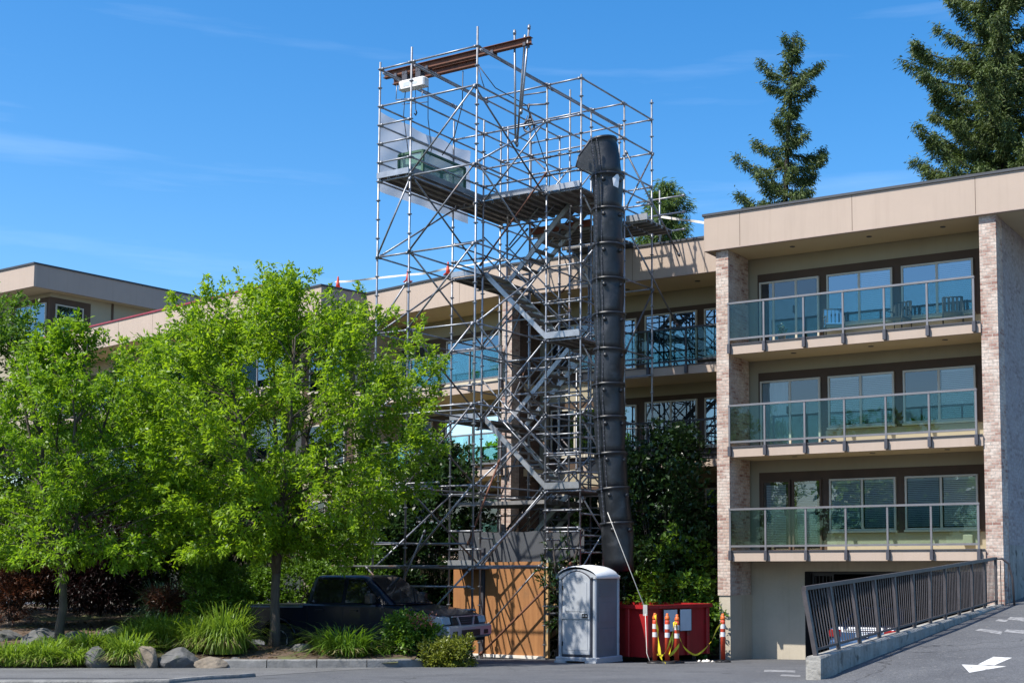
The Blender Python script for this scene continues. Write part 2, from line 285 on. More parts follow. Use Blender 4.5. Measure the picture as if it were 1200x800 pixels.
# ------------------------------------------------------------------ mesh builder
class MB:
    def __init__(s): s.v = []; s.f = []; s.sm = []; s.T = None
    def add(s, vs, fs, smooth=False):
        o = len(s.v)
        if s.T is not None: vs = [s.T @ Vector(p) for p in vs]
        s.v += [tuple(p) for p in vs]; s.f += [tuple(i+o for i in f) for f in fs]; s.sm += [smooth]*len(fs)
        return s
    def box(s, x0, x1, y0, y1, z0, z1):
        v = [(x0,y0,z0),(x1,y0,z0),(x1,y1,z0),(x0,y1,z0),(x0,y0,z1),(x1,y0,z1),(x1,y1,z1),(x0,y1,z1)]
        return s.add(v, [(3,2,1,0),(4,5,6,7),(0,1,5,4),(1,2,6,5),(2,3,7,6),(3,0,4,7)])
    def bbox(s, x0, x1, y0, y1, z0, z1, b=.02):       # box with chamfered vertical and top edges
        ring = lambda i: [(x0+i+b,y0+i),(x1-i-b,y0+i),(x1-i,y0+i+b),(x1-i,y1-i-b),(x1-i-b,y1-i),(x0+i+b,y1-i),(x0+i,y1-i-b),(x0+i,y0+i+b)]
        vs = [(x,y,z0) for x,y in ring(0)] + [(x,y,z1-b) for x,y in ring(0)] + [(x,y,z1) for x,y in ring(b)]
        fs = [tuple(range(7,-1,-1)), tuple(range(16,24))]
        for k in range(2):
            for i in range(8): fs.append((k*8+i, k*8+(i+1)%8, k*8+8+(i+1)%8, k*8+8+i))
        return s.add(vs, fs)
    def path(s, pts, rad, n=8, smooth=True, caps=True):
        pts = [Vector(p) for p in pts]; m = len(pts)
        if not hasattr(rad, '__len__'): rad = [rad]*m
        vs = []; u = None
        for i, p in enumerate(pts):
            d = (pts[min(i+1,m-1)]-pts[max(i-1,0)])
            if d.length < 1e-9: d = Vector((0,0,1))
            d.normalize()
            if u is None:
                u = d.orthogonal().normalized()
            else:
                u = (u - d*u.dot(d))
                u = u.normalized() if u.length > 1e-6 else d.orthogonal().normalized()
            w = d.cross(u)
            for k in range(n):
                a = 2*PI*k/n; vs.append(p+(u*math.cos(a)+w*math.sin(a))*rad[i])
        fs = [(i*n+k, i*n+(k+1)%n, (i+1)*n+(k+1)%n, (i+1)*n+k) for i in range(m-1) for k in range(n)]
        s.add(vs, fs, smooth)
        if caps:
            o = len(s.v)-len(vs)
            s.f += [tuple(o+k for k in range(n-1,-1,-1)), tuple(o+(m-1)*n+k for k in range(n))]; s.sm += [False, False]
        return s
    def tube(s, p, q, r, n=7): return s.path([p, q], r, n)
    def lathe(s, prof, n=20, axis=None, smooth=True, cap=True):     # prof: (r,z) list
        vs = [(r*math.cos(2*PI*k/n), r*math.sin(2*PI*k/n), z) for r, z in prof for k in range(n)]
        if axis is not None: vs = [axis @ Vector(p) for p in vs]
        m = len(prof)
        fs = [(i*n+k, i*n+(k+1)%n, (i+1)*n+(k+1)%n, (i+1)*n+k) for i in range(m-1) for k in range(n)]
        s.add(vs, fs, smooth)
        if cap:
            o = len(s.v)-len(vs)
            s.f += [tuple(o+k for k in range(n-1,-1,-1)), tuple(o+(m-1)*n+k for k in range(n))]; s.sm += [False]*2
        return s
    def bar(s, p, q, w, h, up=(0,0,1)):                             # rectangular bar from p to q
        p, q = Vector(p), Vector(q); d = (q-p).normalized(); up = Vector(up)
        x = d.cross(up); x = x.normalized() if x.length > 1e-6 else d.orthogonal().normalized(); y = x.cross(d).normalized()
        vs = [c + x*(a*w/2) + y*(b*h/2) for c in (p, q) for a, b in ((-1,-1),(1,-1),(1,1),(-1,1))]
        return s.add(vs, [(3,2,1,0),(4,5,6,7),(0,1,5,4),(1,2,6,5),(2,3,7,6),(3,0,4,7)])
    def prism(s, poly, y0, y1, ch=0., smooth=False):                # poly in (x,z), pushed along y; ch = chamfer
        n = len(poly)
        if ch:
            c = [sum(p[0] for p in poly)/n, sum(p[1] for p in poly)/n]
            ins = []
            for i in range(n):
                a, b_, d = poly[i-1], poly[i], poly[(i+1)%n]
                e1 = Vector((b_[0]-a[0], b_[1]-a[1])).normalized(); e2 = Vector((d[0]-b_[0], d[1]-b_[1])).normalized()
                nn = Vector((-(e1.y+e2.y), e1.x+e2.x)); nn = nn.normalized() if nn.length > 1e-6 else Vector((0,0))
                ins.append((b_[0]+nn.x*ch, b_[1]+nn.y*ch))
            rings = [(ins, y0), (poly, y0+ch), (poly, y1-ch), (ins, y1)]
        else: rings = [(poly, y0), (poly, y1)]
        vs = [(x, y, z) for pl, y in rings for x, z in pl]
        m = len(rings)
        fs = [(k*n+i, k*n+(i+1)%n, (k+1)*n+(i+1)%n, (k+1)*n+i) for k in range(m-1) for i in range(n)]
        s.add(vs, fs, smooth)
        o = len(s.v)-len(vs)
        s.f += [tuple(o+i for i in range(n-1,-1,-1)), tuple(o+(m-1)*n+i for i in range(n))]; s.sm += [False]*2
        return s
    def build(s, name, m, parent=None, loc=None):
        me = bpy.data.meshes.new(name); me.from_pydata(s.v, [], s.f); me.update()
        me.polygons.foreach_set('use_smooth', s.sm)
        import bmesh
        bm = bmesh.new(); bm.from_mesh(me); bmesh.ops.recalc_face_normals(bm, faces=bm.faces); bm.to_mesh(me); bm.free()
        me.materials.append(m if not isinstance(m, str) else M[m])
        o = bpy.data.objects.new(name, me); col.objects.link(o)
        if parent: o.parent = parent
        if loc: o.location = loc
        return o
def tag(o, label, cat, group=None, kind=None):
    if label: o['label'] = label
    if cat: o['category'] = cat
    if group: o['group'] = group
    if kind: o['kind'] = kind
    return o
def thing(name, label, cat, loc=(0,0,0), rz=0., group=None):
    o = bpy.data.objects.new(name, None); o.empty_display_size = .2; col.objects.link(o)
    o.location = loc; o.rotation_euler = (0,0,rz)
    return tag(o, label, cat, group)
def copy_tree(o, parent=None):
    c = o.copy(); col.objects.link(c)
    if parent: c.parent = parent
    for ch in list(o.children): copy_tree(ch, c)
    return c
def raw_mesh(name, V, F, m, parent=None, smooth=False):            # numpy quads/tris, fast
    me = bpy.data.meshes.new(name); k = F.shape[1]
    me.vertices.add(len(V)); me.vertices.foreach_set('co', V.astype(np.float32).ravel())
    me.loops.add(F.size); me.loops.foreach_set('vertex_index', F.astype(np.int32).ravel())
    me.polygons.add(len(F)); me.polygons.foreach_set('loop_start', (np.arange(len(F))*k).astype(np.int32))
    me.polygons.foreach_set('loop_total', np.full(len(F), k, np.int32))
    me.update(calc_edges=True); me.validate()
    me.materials.append(M[m])
    o = bpy.data.objects.new(name, me); col.objects.link(o)
    if parent: o.parent = parent
    return o
# ------------------------------------------------------------------ ground, street, driveway
def struct(o): o['kind'] = 'structure'; return o
YAW = 0.52808
B2 = Vector((math.sin(YAW), math.cos(YAW)))          # into the buildings
R2 = Vector((math.cos(YAW), -math.sin(YAW)))         # along the facade, to the right
ys = [-400, -40, 0, 10, 21, 23, 25, 27, 29, 31, 33, 34.5, 39, 60, 120, 400, 2200]
xs = [-2200, -300, -60, -30, -15, 0, 15, 30, 60, 300, 2200]
V = np.array([(x, y, lot(y)) for y in ys for x in xs]); nx = len(xs)
F = np.array([(j*nx+i, j*nx+i+1, (j+1)*nx+i+1, (j+1)*nx+i) for j in range(len(ys)-1) for i in range(nx-1)])
struct(raw_mesh('ground', V, F, 'asphalt'))
# driveway climbing along the right side of the building, its left edge on the ramp wall
D0 = Vector((3.07, 21.0))
def dloc(x, y): p = D0 + R2*x + B2*y; return p.x, p.y
def dz(y): return .616 + (0.079*y if y > 0 else 0)*(1 if y > 1 else max(0, y))
dv = []; dys = [-9, -4, -1, 0, .25, .5, .75, 1, 2, 4, 8, 11.3, 20, 34]; dxs = [0.0, 3, 7, 14, 24]
for y in dys:
    for x in dxs: dv.append((*dloc(x, y), dz(y)))
F = np.array([(j*5+i, j*5+i+1, (j+1)*5+i+1, (j+1)*5+i) for j in range(len(dys)-1) for i in range(4)])
struct(raw_mesh('driveway', np.array(dv), F, 'asphalt'))
def on_drive(u, v, lift=.004):
    d = ray(u, v); lo, hi = 5., 60.
    for _ in range(50):
        Y = (lo+hi)/2; X = d.x/d.y*Y; z = EYE+d.z/d.y*Y
        y = (Vector((X, Y))-D0).dot(B2)
        if z > dz(y)+lift: lo = Y
        else: hi = Y
    return Vector((X, Y, z))
def on_lot(u, v, lift=.004):
    d = ray(u, v); lo, hi = 5., 38.9
    for _ in range(50):
        Y = (lo+hi)/2
        if EYE+d.z/d.y*Y > lot(Y)+lift: lo = Y
        else: hi = Y
    return Vector((d.x/d.y*Y, Y, lot(Y)+lift))
ar = MB()
for poly in (((1127,778),(1136,787.5),(1179.5,780)), ((1146,778),(1165,779),(1186,770),(1164,769))):
    pts = [on_drive(*p) for p in poly]; ar.add(pts, [tuple(range(len(pts)))])
tag(ar.build('painted_arrow', 'paint'), 'white direction arrow painted on the sloping driveway by the ramp wall', 'road marking')
wm = MB()
for poly in (((1142,738),(1173,743),(1175,739),(1150,736)), ((1176,740),(1200,742),(1200,738),(1180,737)), ((1166,727),(1178,728.5),(1182,726),(1170,725)), ((1180,725),(1200,727.5),(1200,723),(1184,722.5))):
    pts = [on_drive(*p) for p in poly]; wm.add(pts, [(0,1,2,3)])
struct(wm.build('driveway_worn_marking', 'paint_worn'))
wl = MB()
for poly in (((895,786.5),(932,787.5),(932,785),(896,784)), ((914,791.5),(938,792.5),(938,790.5),(916,789.5))):
    wl.add([on_lot(*p) for p in poly], [(0,1,2,3)])
struct(wl.build('lot_worn_marking', 'paint_worn'))
# footway in front of the planting: older asphalt, and a kerb at the street edge (lower left)
fw = MB()
pts = [(-26,21.75),(-7.2,21.75),(-6.6,22.0),(-6.2,22.6),(-5.9,24.0),(-5.2,26.5),(-4.6,27.6),(-26,27.6)]
fw.add([(x, y, lot(y)+.005) for x, y in pts], [tuple(range(len(pts)))])
pts2 = [(x, y) for x, y in pts]
struct(fw.build('footway', 'asphalt_old'))
def kerb(path, w=.16, h=.06, name='kerb', dz_=0.):
    mb = MB(); P = [Vector(p) for p in path]; top = []; vs = []
    for i, p in enumerate(P):
        d = (P[min(i+1,len(P)-1)]-P[max(i-1,0)]).normalized(); nrm = Vector((-d.y, d.x)); z = lot(p.y)+dz_
        q = p+nrm*w
        vs += [(p.x,p.y,z-.15),(p.x-nrm.x*-.015,p.y+nrm.y*.015,z+h-.025),(p.x+nrm.x*.03,p.y+nrm.y*.03,z+h),(q.x,q.y,z+h),(q.x,q.y,z-.15)]
    n = len(P)
    fs = [(i*5+k, (i+1)*5+k, (i+1)*5+k+1, i*5+k+1) for i in range(n-1) for k in range(4)] + [(0,1,2,3,4), tuple((n-1)*5+k for k in range(4,-1,-1))]
    mb.add(vs, fs)
    return mb
struct(kerb([(-26,20.15),(-18,20.15),(-14.06,20.15)]).build('street_kerb', 'kerb'))
struct(kerb([(-14.04,20.15),(-10.02,20.15)]).build('street_kerb', 'kerb'))
struct(kerb([(-10.0,20.15),(-7.4,20.20),(-6.9,20.35),(-6.5,21.3),(-6.25,21.8),(-6.15,22.4)]).build('street_kerb', 'kerb'))
for path in ([(-8.35,27.3),(-7.32,27.35)], [(-7.3,27.35),(-6.32,27.45)], [(-6.3,27.45),(-5.32,27.6)], [(-5.3,27.6),(-4.7,27.8),(-4.25,28.15),(-4.0,28.6),(-3.9,29.0)]):
    struct(kerb(path, .18, .17).build('planter_kerb', 'kerb'))
# planting bed: a sloping sheet of mulch
def bed(X, Y):
    f = .44 + .10*(Y-27.5)
    z = f + .03*math.sin(X*2.1+Y) + .03*math.sin(X*.9-1.7*Y)
    if X > -9.8:  z = min(z, .62)
    return min(z, 1.25)
bv = []; bf = []; idx = {}
xs = np.arange(-26, -3.7, .3); ysb = np.arange(27.4, 41.2, .3)
for i, X in enumerate(xs):
    for j, Y in enumerate(ysb):
        back = 41 if X < -9.9 else 28.95 + (-(X)-4.0)*.36
        front = 27.45 if X < -5.3 else 27.45 + ((X+5.3)/1.4)**2*1.3
        if front-.001 <= Y <= back+.3 and Y >= front:
            idx[(i,j)] = len(bv); bv.append((X, max(Y, front), bed(X, Y)))
for (i,j) in list(idx):
    q = [(i,j),(i+1,j),(i+1,j+1),(i,j+1)]
    if all(k in idx for k in q): bf.append(tuple(idx[k] for k in q))
m_ = MB(); m_.add(bv, bf, True); struct(m_.build('planting_bed_ground', 'soil'))
# bed behind the truck and below the shrubs beside the scaffold
m_ = MB(); m_.box(-9.85, -4.4, 36.6, 41.5, -.3, .42); struct(m_.build('rear_bed_ground', 'soil'))
# ------------------------------------------------------------------ buildings
def ring(mb, x0, x1, z0, z1, y0, y1, w):                       # a rectangular frame in the xz plane
    mb.box(x0, x1, y0, y1, z0, z0+w); mb.box(x0, x1, y0, y1, z1-w, z1)
    mb.box(x0, x0+w, y0, y1, z0+w, z1-w); mb.box(x1-w, x1, y0, y1, z0+w, z1-w)
def window(par, x0, x1, z0, z1, y, split=(.5,), cover='blind', glass='pane', name='window', door=False, frame='frame', parts=True, side=None, cov=None):
    mb = MB(); w = .05
    ring(mb, x0, x1, z0, z1, y-.085, y-.013, w)
    for s in split:
        xm = x0+(x1-x0)*s; mb.box(xm-.03, xm+.03, y-.08, y-.0135, z0+w, z1-w)
    if not door: mb.box(x0-.03, x1+.03, y-.11, y-.0131, z0-.05, z0-.001)
    f = mb.build(name, frame, par)
    r = MB(); r.box(x0+w, x1-w, y-.024, y-.0132, z0+w, z1-w); r.build('dark_backing', 'room', f)  # flat dark panel on the wall in place of a shaded room
    edges = [0]+list(split)+[1]
    if cover:
        b = MB()
        for k in range(len(edges)-1):
            if cov and not cov[k]: continue
            a0 = x0+(x1-x0)*edges[k]+.06; a1 = x0+(x1-x0)*edges[k+1]-.06
            if cover == 'blind':
                z = z1-w-.05
                b.box(a0, a1, y-.045, y-.03, z, z1-w-.005)
                while z > z0+w+.03:
                    b.add([(a0,y-.047,z),(a1,y-.047,z),(a1,y-.030,z-.036),(a0,y-.030,z-.036)], [(0,1,2,3)]); z -= .047
            else:
                n = 26; vs = []
                for i in range(n+1):
                    xx = a0+(a1-a0)*i/n; yy = y-.038+.007*math.sin(i*2.1)
                    vs += [(xx,yy,z0+w+.01),(xx,yy,z1-w-.01)]
                b.add(vs, [(2*i,2*i+2,2*i+3,2*i+1) for i in range(n)], True)
        if b.v: b.build(cover, 'blind' if cover == 'blind' else 'curtain', f)
    g = MB()
    for k in range(len(edges)-1):
        a0 = x0+(x1-x0)*edges[k]+.032; a1 = x0+(x1-x0)*edges[k+1]-.032; yy = y-.062-.006*k
        if k == 0: a0 += .02
        if k == len(edges)-2: a1 -= .02
        g.add([(a0,yy,z0+w),(a1,yy,z0+w),(a1,yy,z1-w),(a0,yy,z1-w)], [(0,1,2,3)])
    g.build('pane', glass, f)
    if door:
        h = MB(); xm = x0+(x1-x0)*(split[-1] if split else .9)-.06; h.box(xm-.015, xm+.015, y-.13, y-.081, z0+.95, z0+1.15); h.build('handle', 'black_rail', f)
    return f
def balcony(par, x0, x1, y0, y1, zb, style, posts, name='balcony'):
    s = MB(); s.box(x0, x1, y0, y0+.1, zb, zb+.25); slab = s.build(name, 'stucco', par)
    u = MB(); u.box(x0+.002, x1-.002, y0+.1, y1-.002, zb+.004, zb+.235); u.build('balcony_soffit', 'soffit', slab)
    d = MB(); d.box(x0+.002, x1-.002, y0-.03, y0+.002, zb+.25, zb+.275); d.build('drip_edge', 'bracket', slab)
    r = MB(); yr = y0-.06; rm = 'rail' if style == 'glass' else 'black_rail'
    zt = zb+1.36
    r.box(posts[0]-.03, posts[-1]+.03, yr-.035, yr+.035, zt-.05, zt)
    r.box(posts[0], posts[-1], yr-.02, yr+.02, zb+.36, zb+.41)
    for p in posts:
        r.box(p-.024, p+.024, yr-.024, yr+.024, zb+.10, zt-.05)
        k = MB(); k.box(p-.04, p+.04, yr-.045, y0-.001, zb+.02, zb+.27); k.build('rail_bracket', 'bracket', slab)
    r.build('railing', rm, slab)
    if style == 'glass' or style == 'mixed':
        for i in range(len(posts)-1):
            g = MB(); g.box(posts[i]+.026, posts[i+1]-.026, yr-.004, yr+.004, zb+.412, zt-.052); g.build('glass_panel', 'rail_glass', slab)
    if style == 'bars':
        bm_ = MB()
        x = posts[0]+.11
        while x < posts[-1]: bm_.box(x-.008, x+.008, yr-.008, yr+.008, zb+.41, zt-.05); x += .11
        bm_.build('baluster', 'black_rail', slab)
    return slab
# --- right block
OX, OY, W = 2.733, 34.505, 6.637
RB = thing('apartment_building', 'near block with pale brick piers and three glass-railed balconies over a garage opening', 'building', (OX, OY, 0), -YAW)
YB = 1.38
m_ = MB(); m_.box(-.35, W+.03, YB, 14, 2.53, 10.73); m_.build('wall', 'siding', RB)
m_ = MB(); m_.box(-.34, 1.49, YB+.003, 13.99, -.4, 2.527); m_.box(1.492, W, YB+.003, YB+.25, 2.27, 2.527); 
m_.build('ground_floor_wall', 'base', RB)
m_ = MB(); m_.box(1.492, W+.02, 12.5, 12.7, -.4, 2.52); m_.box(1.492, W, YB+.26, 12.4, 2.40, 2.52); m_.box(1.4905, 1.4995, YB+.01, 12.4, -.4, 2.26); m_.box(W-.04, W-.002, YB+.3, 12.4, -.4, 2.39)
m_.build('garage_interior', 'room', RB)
gt = MB(); ring(gt, 1.56, 2.16, -.2, 2.2, 1.75, 1.8, .05)
for k in range(5): gt.box(1.64+k*.1, 1.66+k*.1, 1.765, 1.785, -.15, 2.15)
gt.box(1.5, W-.06, 1.74, 1.82, 2.2, 2.265)
gt.build('garage_gate', 'black_rail', RB)
m_ = MB(); m_.box(-.36, -.001, 0, 1.25, 1.65, 10.728); m_.build('brick_pier', 'brick', RB)
m_ = MB(); m_.box(-.335, -.02, .03, YB, -.4, 1.648); m_.build('pier_base', 'base', RB)
m_ = MB(); m_.box(W, W+.4, 0, .55, .9, 10.728); m_.build('brick_pier', 'brick', RB)
m_ = MB(); m_.box(W+.035, W+.395, .552, 14, 2.9, 10.728); m_.build('side_wall', 'brick_shaded', RB)
m_ = MB(); m_.box(W+.032, W+.41, .553, 14, -.3, 2.898); m_.build('side_wall_base', 'concrete', RB)
m_ = MB(); m_.box(-.65, W+2.6, -.12, 0, 10.73, 11.67); m_.box(-.65, -.53, 0.001, 14, 10.73, 11.67); m_.build('roof_fascia', 'stucco', RB)
m_ = MB(); m_.box(-.53, W+2.6, .001, 14.4, 10.735, 10.85); m_.build('roof_soffit', 'soffit', RB)
m_ = MB(); m_.box(-.52, W+2.6, .002, 14.4, 11.45, 11.55); m_.build('roof', 'roof', RB)
m_ = MB(); m_.box(-.69, W+2.6, -.16, .03, 11.672, 11.735); m_.box(-.69, -.5, .031, 14, 11.672, 11.735); m_.build('roof_edge', 'cap', RB)
for x in (.4, 3.5, 6.6): m_ = MB(); m_.box(x-.006, x+.006, -.1225, -.1199, 10.765, 11.66); m_.build('fascia_joint', 'brown', RB)
m_ = MB(); m_.box(-.64, W+2.6, -.128, -.1201, 10.731, 10.76); m_.build('drip_edge', 'stucco_dark', RB)
bt = MB()
for fl in range(3):
    zs = 8.17-2.695*fl; zb = zs-.25
    top = zs+2.12
    bt.box(.22, 2.13, YB-.012, YB, zs+.005, top); bt.box(2.131, W-.001, YB-.012, YB, zs+.47, top)
    balcony(RB, .002, W-.002, -.05, YB, zb, 'glass', [.06, 1.06, 2.16, 3.22, 4.29, 5.37, 6.5])
    yw = YB-.0125
    if fl == 0:
        window(RB, .3, 2.02, zs+.01, zs+1.88, yw, (.24,.62), None, 'pane', 'sliding_door', True)
        window(RB, 2.24, 4.03, zs+.53, zs+1.88, yw, (.5,), 'blind', 'pane_mirror', cov=(0,1))
        window(RB, 4.27, 6.12, zs+.53, zs+1.88, yw, (.5,), 'blind', 'pane_mirror', cov=(0,1))
    elif fl == 1:
        window(RB, .3, 2.02, zs+.01, zs+1.88, yw, (.5,), 'curtain', 'pane', 'sliding_door', True, cov=(1,0))
        window(RB, 2.24, 4.03, zs+.53, zs+1.88, yw, (.5,), 'blind', 'pane')
        window(RB, 4.27, 6.12, zs+.53, zs+1.88, yw, (.5,), 'blind', 'pane', cov=(0,1))
    else:
        for a in (.32, 1.2):
            window(RB, a, a+.82, zs+.01, zs+1.9, yw, (), None, 'pane', 'glazed_door', True, frame='brown')
            b_ = MB(); ring(b_, a+.052, a+.768, zs+.062, zs+1.848, yw-.058, yw-.03, .07); d_ = b_.build('door_panel', 'brown', RB)
            bl = MB(); z = zs+1.77
            while z > zs+.16: bl.add([(a+.13,yw-.047,z),(a+.69,yw-.047,z),(a+.69,yw-.032,z-.033),(a+.13,yw-.032,z-.033)], [(0,1,2,3)]); z -= .045
            bl.build('blind', 'blind', d_)
        window(RB, 2.24, 4.03, zs+.53, zs+1.88, yw, (.5,), 'blind', 'pane')
        window(RB, 4.27, 6.12, zs+.53, zs+1.88, yw, (.5,), 'blind', 'pane')
        mb2 = MB(); mb2.bbox(5.72, 5.97, YB-.1, YB-.001, zs+.16, zs+.40); mb2.build('meter_box', 'siding', RB)
bt.build('trim_panel', 'brown', RB)
for fl, zc in enumerate((10.735, 7.924, 5.229)):
    for x in (1.6, 3.7, 5.6):
        s = MB(); s.lathe([(.07,zc-.012),(.07,zc+.0),(.06,zc+.0)], 12, Matrix.Translation((x,.55,0))); s.build('soffit_light', 'bracket', RB)
# --- middle block, set back behind the scaffold (same frame as the near block)
MBK = thing('apartment_building', 'recessed middle block behind the scaffold with dark railings and a brick pillar', 'building', (OX, OY, 0), -YAW)
F0, BW = 2.4, 4.2
m_ = MB(); m_.box(-8.7, -.38, BW, 15, -.4, 10.8); m_.build('wall', 'siding', MBK)
m_ = MB(); m_.box(-8.95, -.66, F0, F0+.12, 10.8, 11.8); m_.build('roof_fascia', 'stucco', MBK)
m_ = MB(); m_.box(-8.95, -.37, F0+.121, BW+.01, 10.805, 10.9); m_.build('roof_soffit', 'soffit', MBK)
m_ = MB(); m_.box(-8.95, -.37, F0+.121, 15, 11.55, 11.65); m_.build('roof', 'roof', MBK)
m_ = MB(); m_.box(-8.97, -.7, F0-.04, F0+.14, 11.802, 11.865); m_.build('roof_edge', 'cap', MBK)
for x in (-6.9, -4.3, -1.9): m_ = MB(); m_.box(x-.006, x+.006, F0-.0025, F0+.0001, 10.835, 11.79); m_.build('fascia_joint', 'brown', MBK)
m_ = MB(); m_.box(-8.9, -.66, F0-.008, F0-.0001, 10.801, 10.83); m_.build('drip_edge', 'stucco_dark', MBK)
m_ = MB(); m_.box(-9.05, -8.68, F0+.06, F0+.5, -.4, 10.795); m_.build('brick_pillar', 'brick', MBK)
m_ = MB(); m_.box(-9.04, -8.66, F0+.502, BW+.5, -.4, 10.795); m_.build('brick_side_wall', 'brick_brown_shaded', MBK)
bt = MB()
for fl in range(3):
    zs = 8.17-2.695*fl; zb = zs-.25
    bt.box(-8.6, -.4, BW-.012, BW, zs+.005, zs+2.12)
    window(MBK, -8.3, -6.5, zs+.4, zs+1.9, BW-.0125, (.5,), None, 'pane')
    balcony(MBK, -6.2, -.4, F0+.02, BW, zb, 'mixed' if fl == 0 else 'bars', [-6.1, -4.95, -3.75, -2.5, -1.4, -.5])
    yw = BW-.0125
    window(MBK, -4.85, -3.05, zs+.01, zs+1.95, yw, (.5,), None, 'pane_mirror' if fl == 0 else 'pane', 'sliding_door', True)
    window(MBK, -2.8, -1.1, zs+.5, zs+1.95, yw, (.5,), None if fl else None, 'pane_mirror')
    window(MBK, -6.1, -5.15, zs+.3, zs+1.9, yw, (), 'blind' if fl == 2 else None, 'pane_mirror')
bt.build('trim_panel', 'brown', MBK)
for x in (-5.0, -2.6):
    s = MB(); s.lathe([(.08,10.79),(.08,10.805),(.07,10.805)], 12, Matrix.Translation((x,F0+.9,0))); s.build('soffit_light', 'bracket', MBK)
# --- left block: bends away behind the trees
def wing(name_label, loc, rz, L, ztop, capmat, floors, depth, yb=1.7, wins=(), fh=.92, pil=True):
    T = thing('apartment_building', name_label, 'building', loc, rz)
    m_ = MB(); m_.box(-L, 0, yb, depth, -.4, ztop-fh); m_.build('wall', 'siding', T)
    m_ = MB(); m_.box(-L, 0, 0, .12, ztop-fh, ztop); m_.box(-.12, 0, .121, depth, ztop-fh, ztop); m_.build('roof_fascia', 'stucco', T)
    m_ = MB(); m_.box(-L, -.121, .121, depth, ztop-fh+.005, ztop-fh+.1); m_.build('roof_soffit', 'soffit', T)
    m_ = MB(); m_.box(-L, -.121, .121, depth, ztop-.2, ztop-.1); m_.build('roof', 'roof', T)
    m_ = MB(); m_.box(-L, .03, -.04, .15, ztop+.002, ztop+.065); m_.box(-.15, .03, .151, depth, ztop+.002, ztop+.065); m_.build('roof_edge', capmat, T)
    x = -2.2
    while x > -L: m_ = MB(); m_.box(x-.006, x+.006, -.0025, .0001, ztop-fh+.01, ztop-.01); m_.build('fascia_joint', 'brown', T); x -= 2.6
    bt = MB()
    for fl in range(floors):
        zs = ztop-3.63-2.695*fl
        bt.box(-L+.1, -.3, yb-.012, yb, zs+.005, zs+2.1)
        if L > 4:
            n = max(3, int(L/1.3)); balcony(T, -L+.05, -.05, .02, yb, zs-.25, 'glass', [-L+.2+(L-.4)*i/n for i in range(n+1)])
        for a, b_ in wins:
            window(T, a, b_, zs+.4, zs+1.92, yb-.0125, (.5,), None if fl == 0 else 'blind', 'pane_mirror' if fl == 0 else 'pane', cov=(0,1))
    bt.build('trim_panel', 'brown', T)
    return T
wing('left-centre block angled away from the scaffold with blue reflecting windows under a tan fascia', (-3.67, 40.9, 0), -math.radians(40.4), 7.55, 11.8, 'cap', 3, 9, 1.7, ((-4.6,-1.9),(-7.2,-5.3)))
TL = wing('far block behind the maple with a short tan fascia return at its right end', (-10.2, 44.0, 0), -math.radians(40.6), 3.4, 11.8, 'cap', 3, 12, 1.7, ((-2.8,-.7),))
wing('low far-left block with red flashing along its roof edge', (-12.75, 46.2, 0), -math.radians(40.6), 17, 12.25, 'redcap', 3, 10, 1.7, ((-2.9,-.9),(-6,-3.6),(-9.4,-6.9),(-13,-10.4)), .95)
# fascia return of the far block, its stucco darkened for shade, facing the scaffold
m_ = MB(); m_.box(-.118, .004, .121, 3.2, 10.882, 11.798); m_.build('fascia_return', 'stucco_dark', TL)
UB = thing('apartment_building', 'highest block at far left with wide shade-darkened overhang and a corner window', 'building', (-26.2, 58, 0), -math.radians(34))
m_ = MB(); m_.box(-16, -.6, 1.2, 9.4, 8, 14.83); m_.build('wall', 'siding', UB)
m_ = MB(); m_.box(-16, 0, 0, .12, 14.8, 15.8); m_.build('roof_fascia', 'stucco', UB)
m_ = MB(); m_.box(-.12, 0, .121, 9.6, 14.8, 15.8); m_.build('side_fascia', 'stucco_dark', UB)  # darker stucco paints in the shade of this right-facing side
m_ = MB(); m_.box(-16, -.121, .121, 9.6, 14.805, 14.9); m_.build('roof_soffit', 'soffit', UB)
m_ = MB(); m_.box(-16, -.121, .121, 9.6, 15.5, 15.6); m_.build('roof', 'roof', UB)
m_ = MB(); m_.box(-16, .04, -.05, .15, 15.802, 15.88); m_.box(-.15, .04, .151, 9.6, 15.802, 15.88); m_.build('roof_edge', 'cap', UB)
m_ = MB(); m_.box(-3.6, -.58, 1.186, 1.199, 12.3, 14.6); m_.box(-.599, -.585, 1.2, 3.25, 12.3, 14.6); m_.box(-.598, -.56, 4.35, 4.45, 12, 14.8); m_.build('trim_panel', 'brown', UB)
window(UB, -3.2, -.8, 12.7, 14.35, 1.185, (.5,), None, 'pane_mirror')
def side_window(par, x, y0, y1, z0, z1):                         # a window on a wall that faces +x
    f = MB(); w = .06
    for a in ((y0,y1,z0,z0+w),(y0,y1,z1-w,z1),(y0,y0+w,z0+w,z1-w),(y1-w,y1,z0+w,z1-w)): f.box(x+.001, x+.07, *a)
    f = f.build('window', 'frame', par)
    r = MB(); r.box(x+.001, x+.012, y0+w, y1-w, z0+w, z1-w); r.build('dark_backing', 'room', f)
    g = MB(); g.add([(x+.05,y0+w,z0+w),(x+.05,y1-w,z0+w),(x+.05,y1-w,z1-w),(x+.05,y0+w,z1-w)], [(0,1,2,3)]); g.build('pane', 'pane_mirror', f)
side_window(UB, -.585, 1.45, 2.85, 12.9, 14.3)
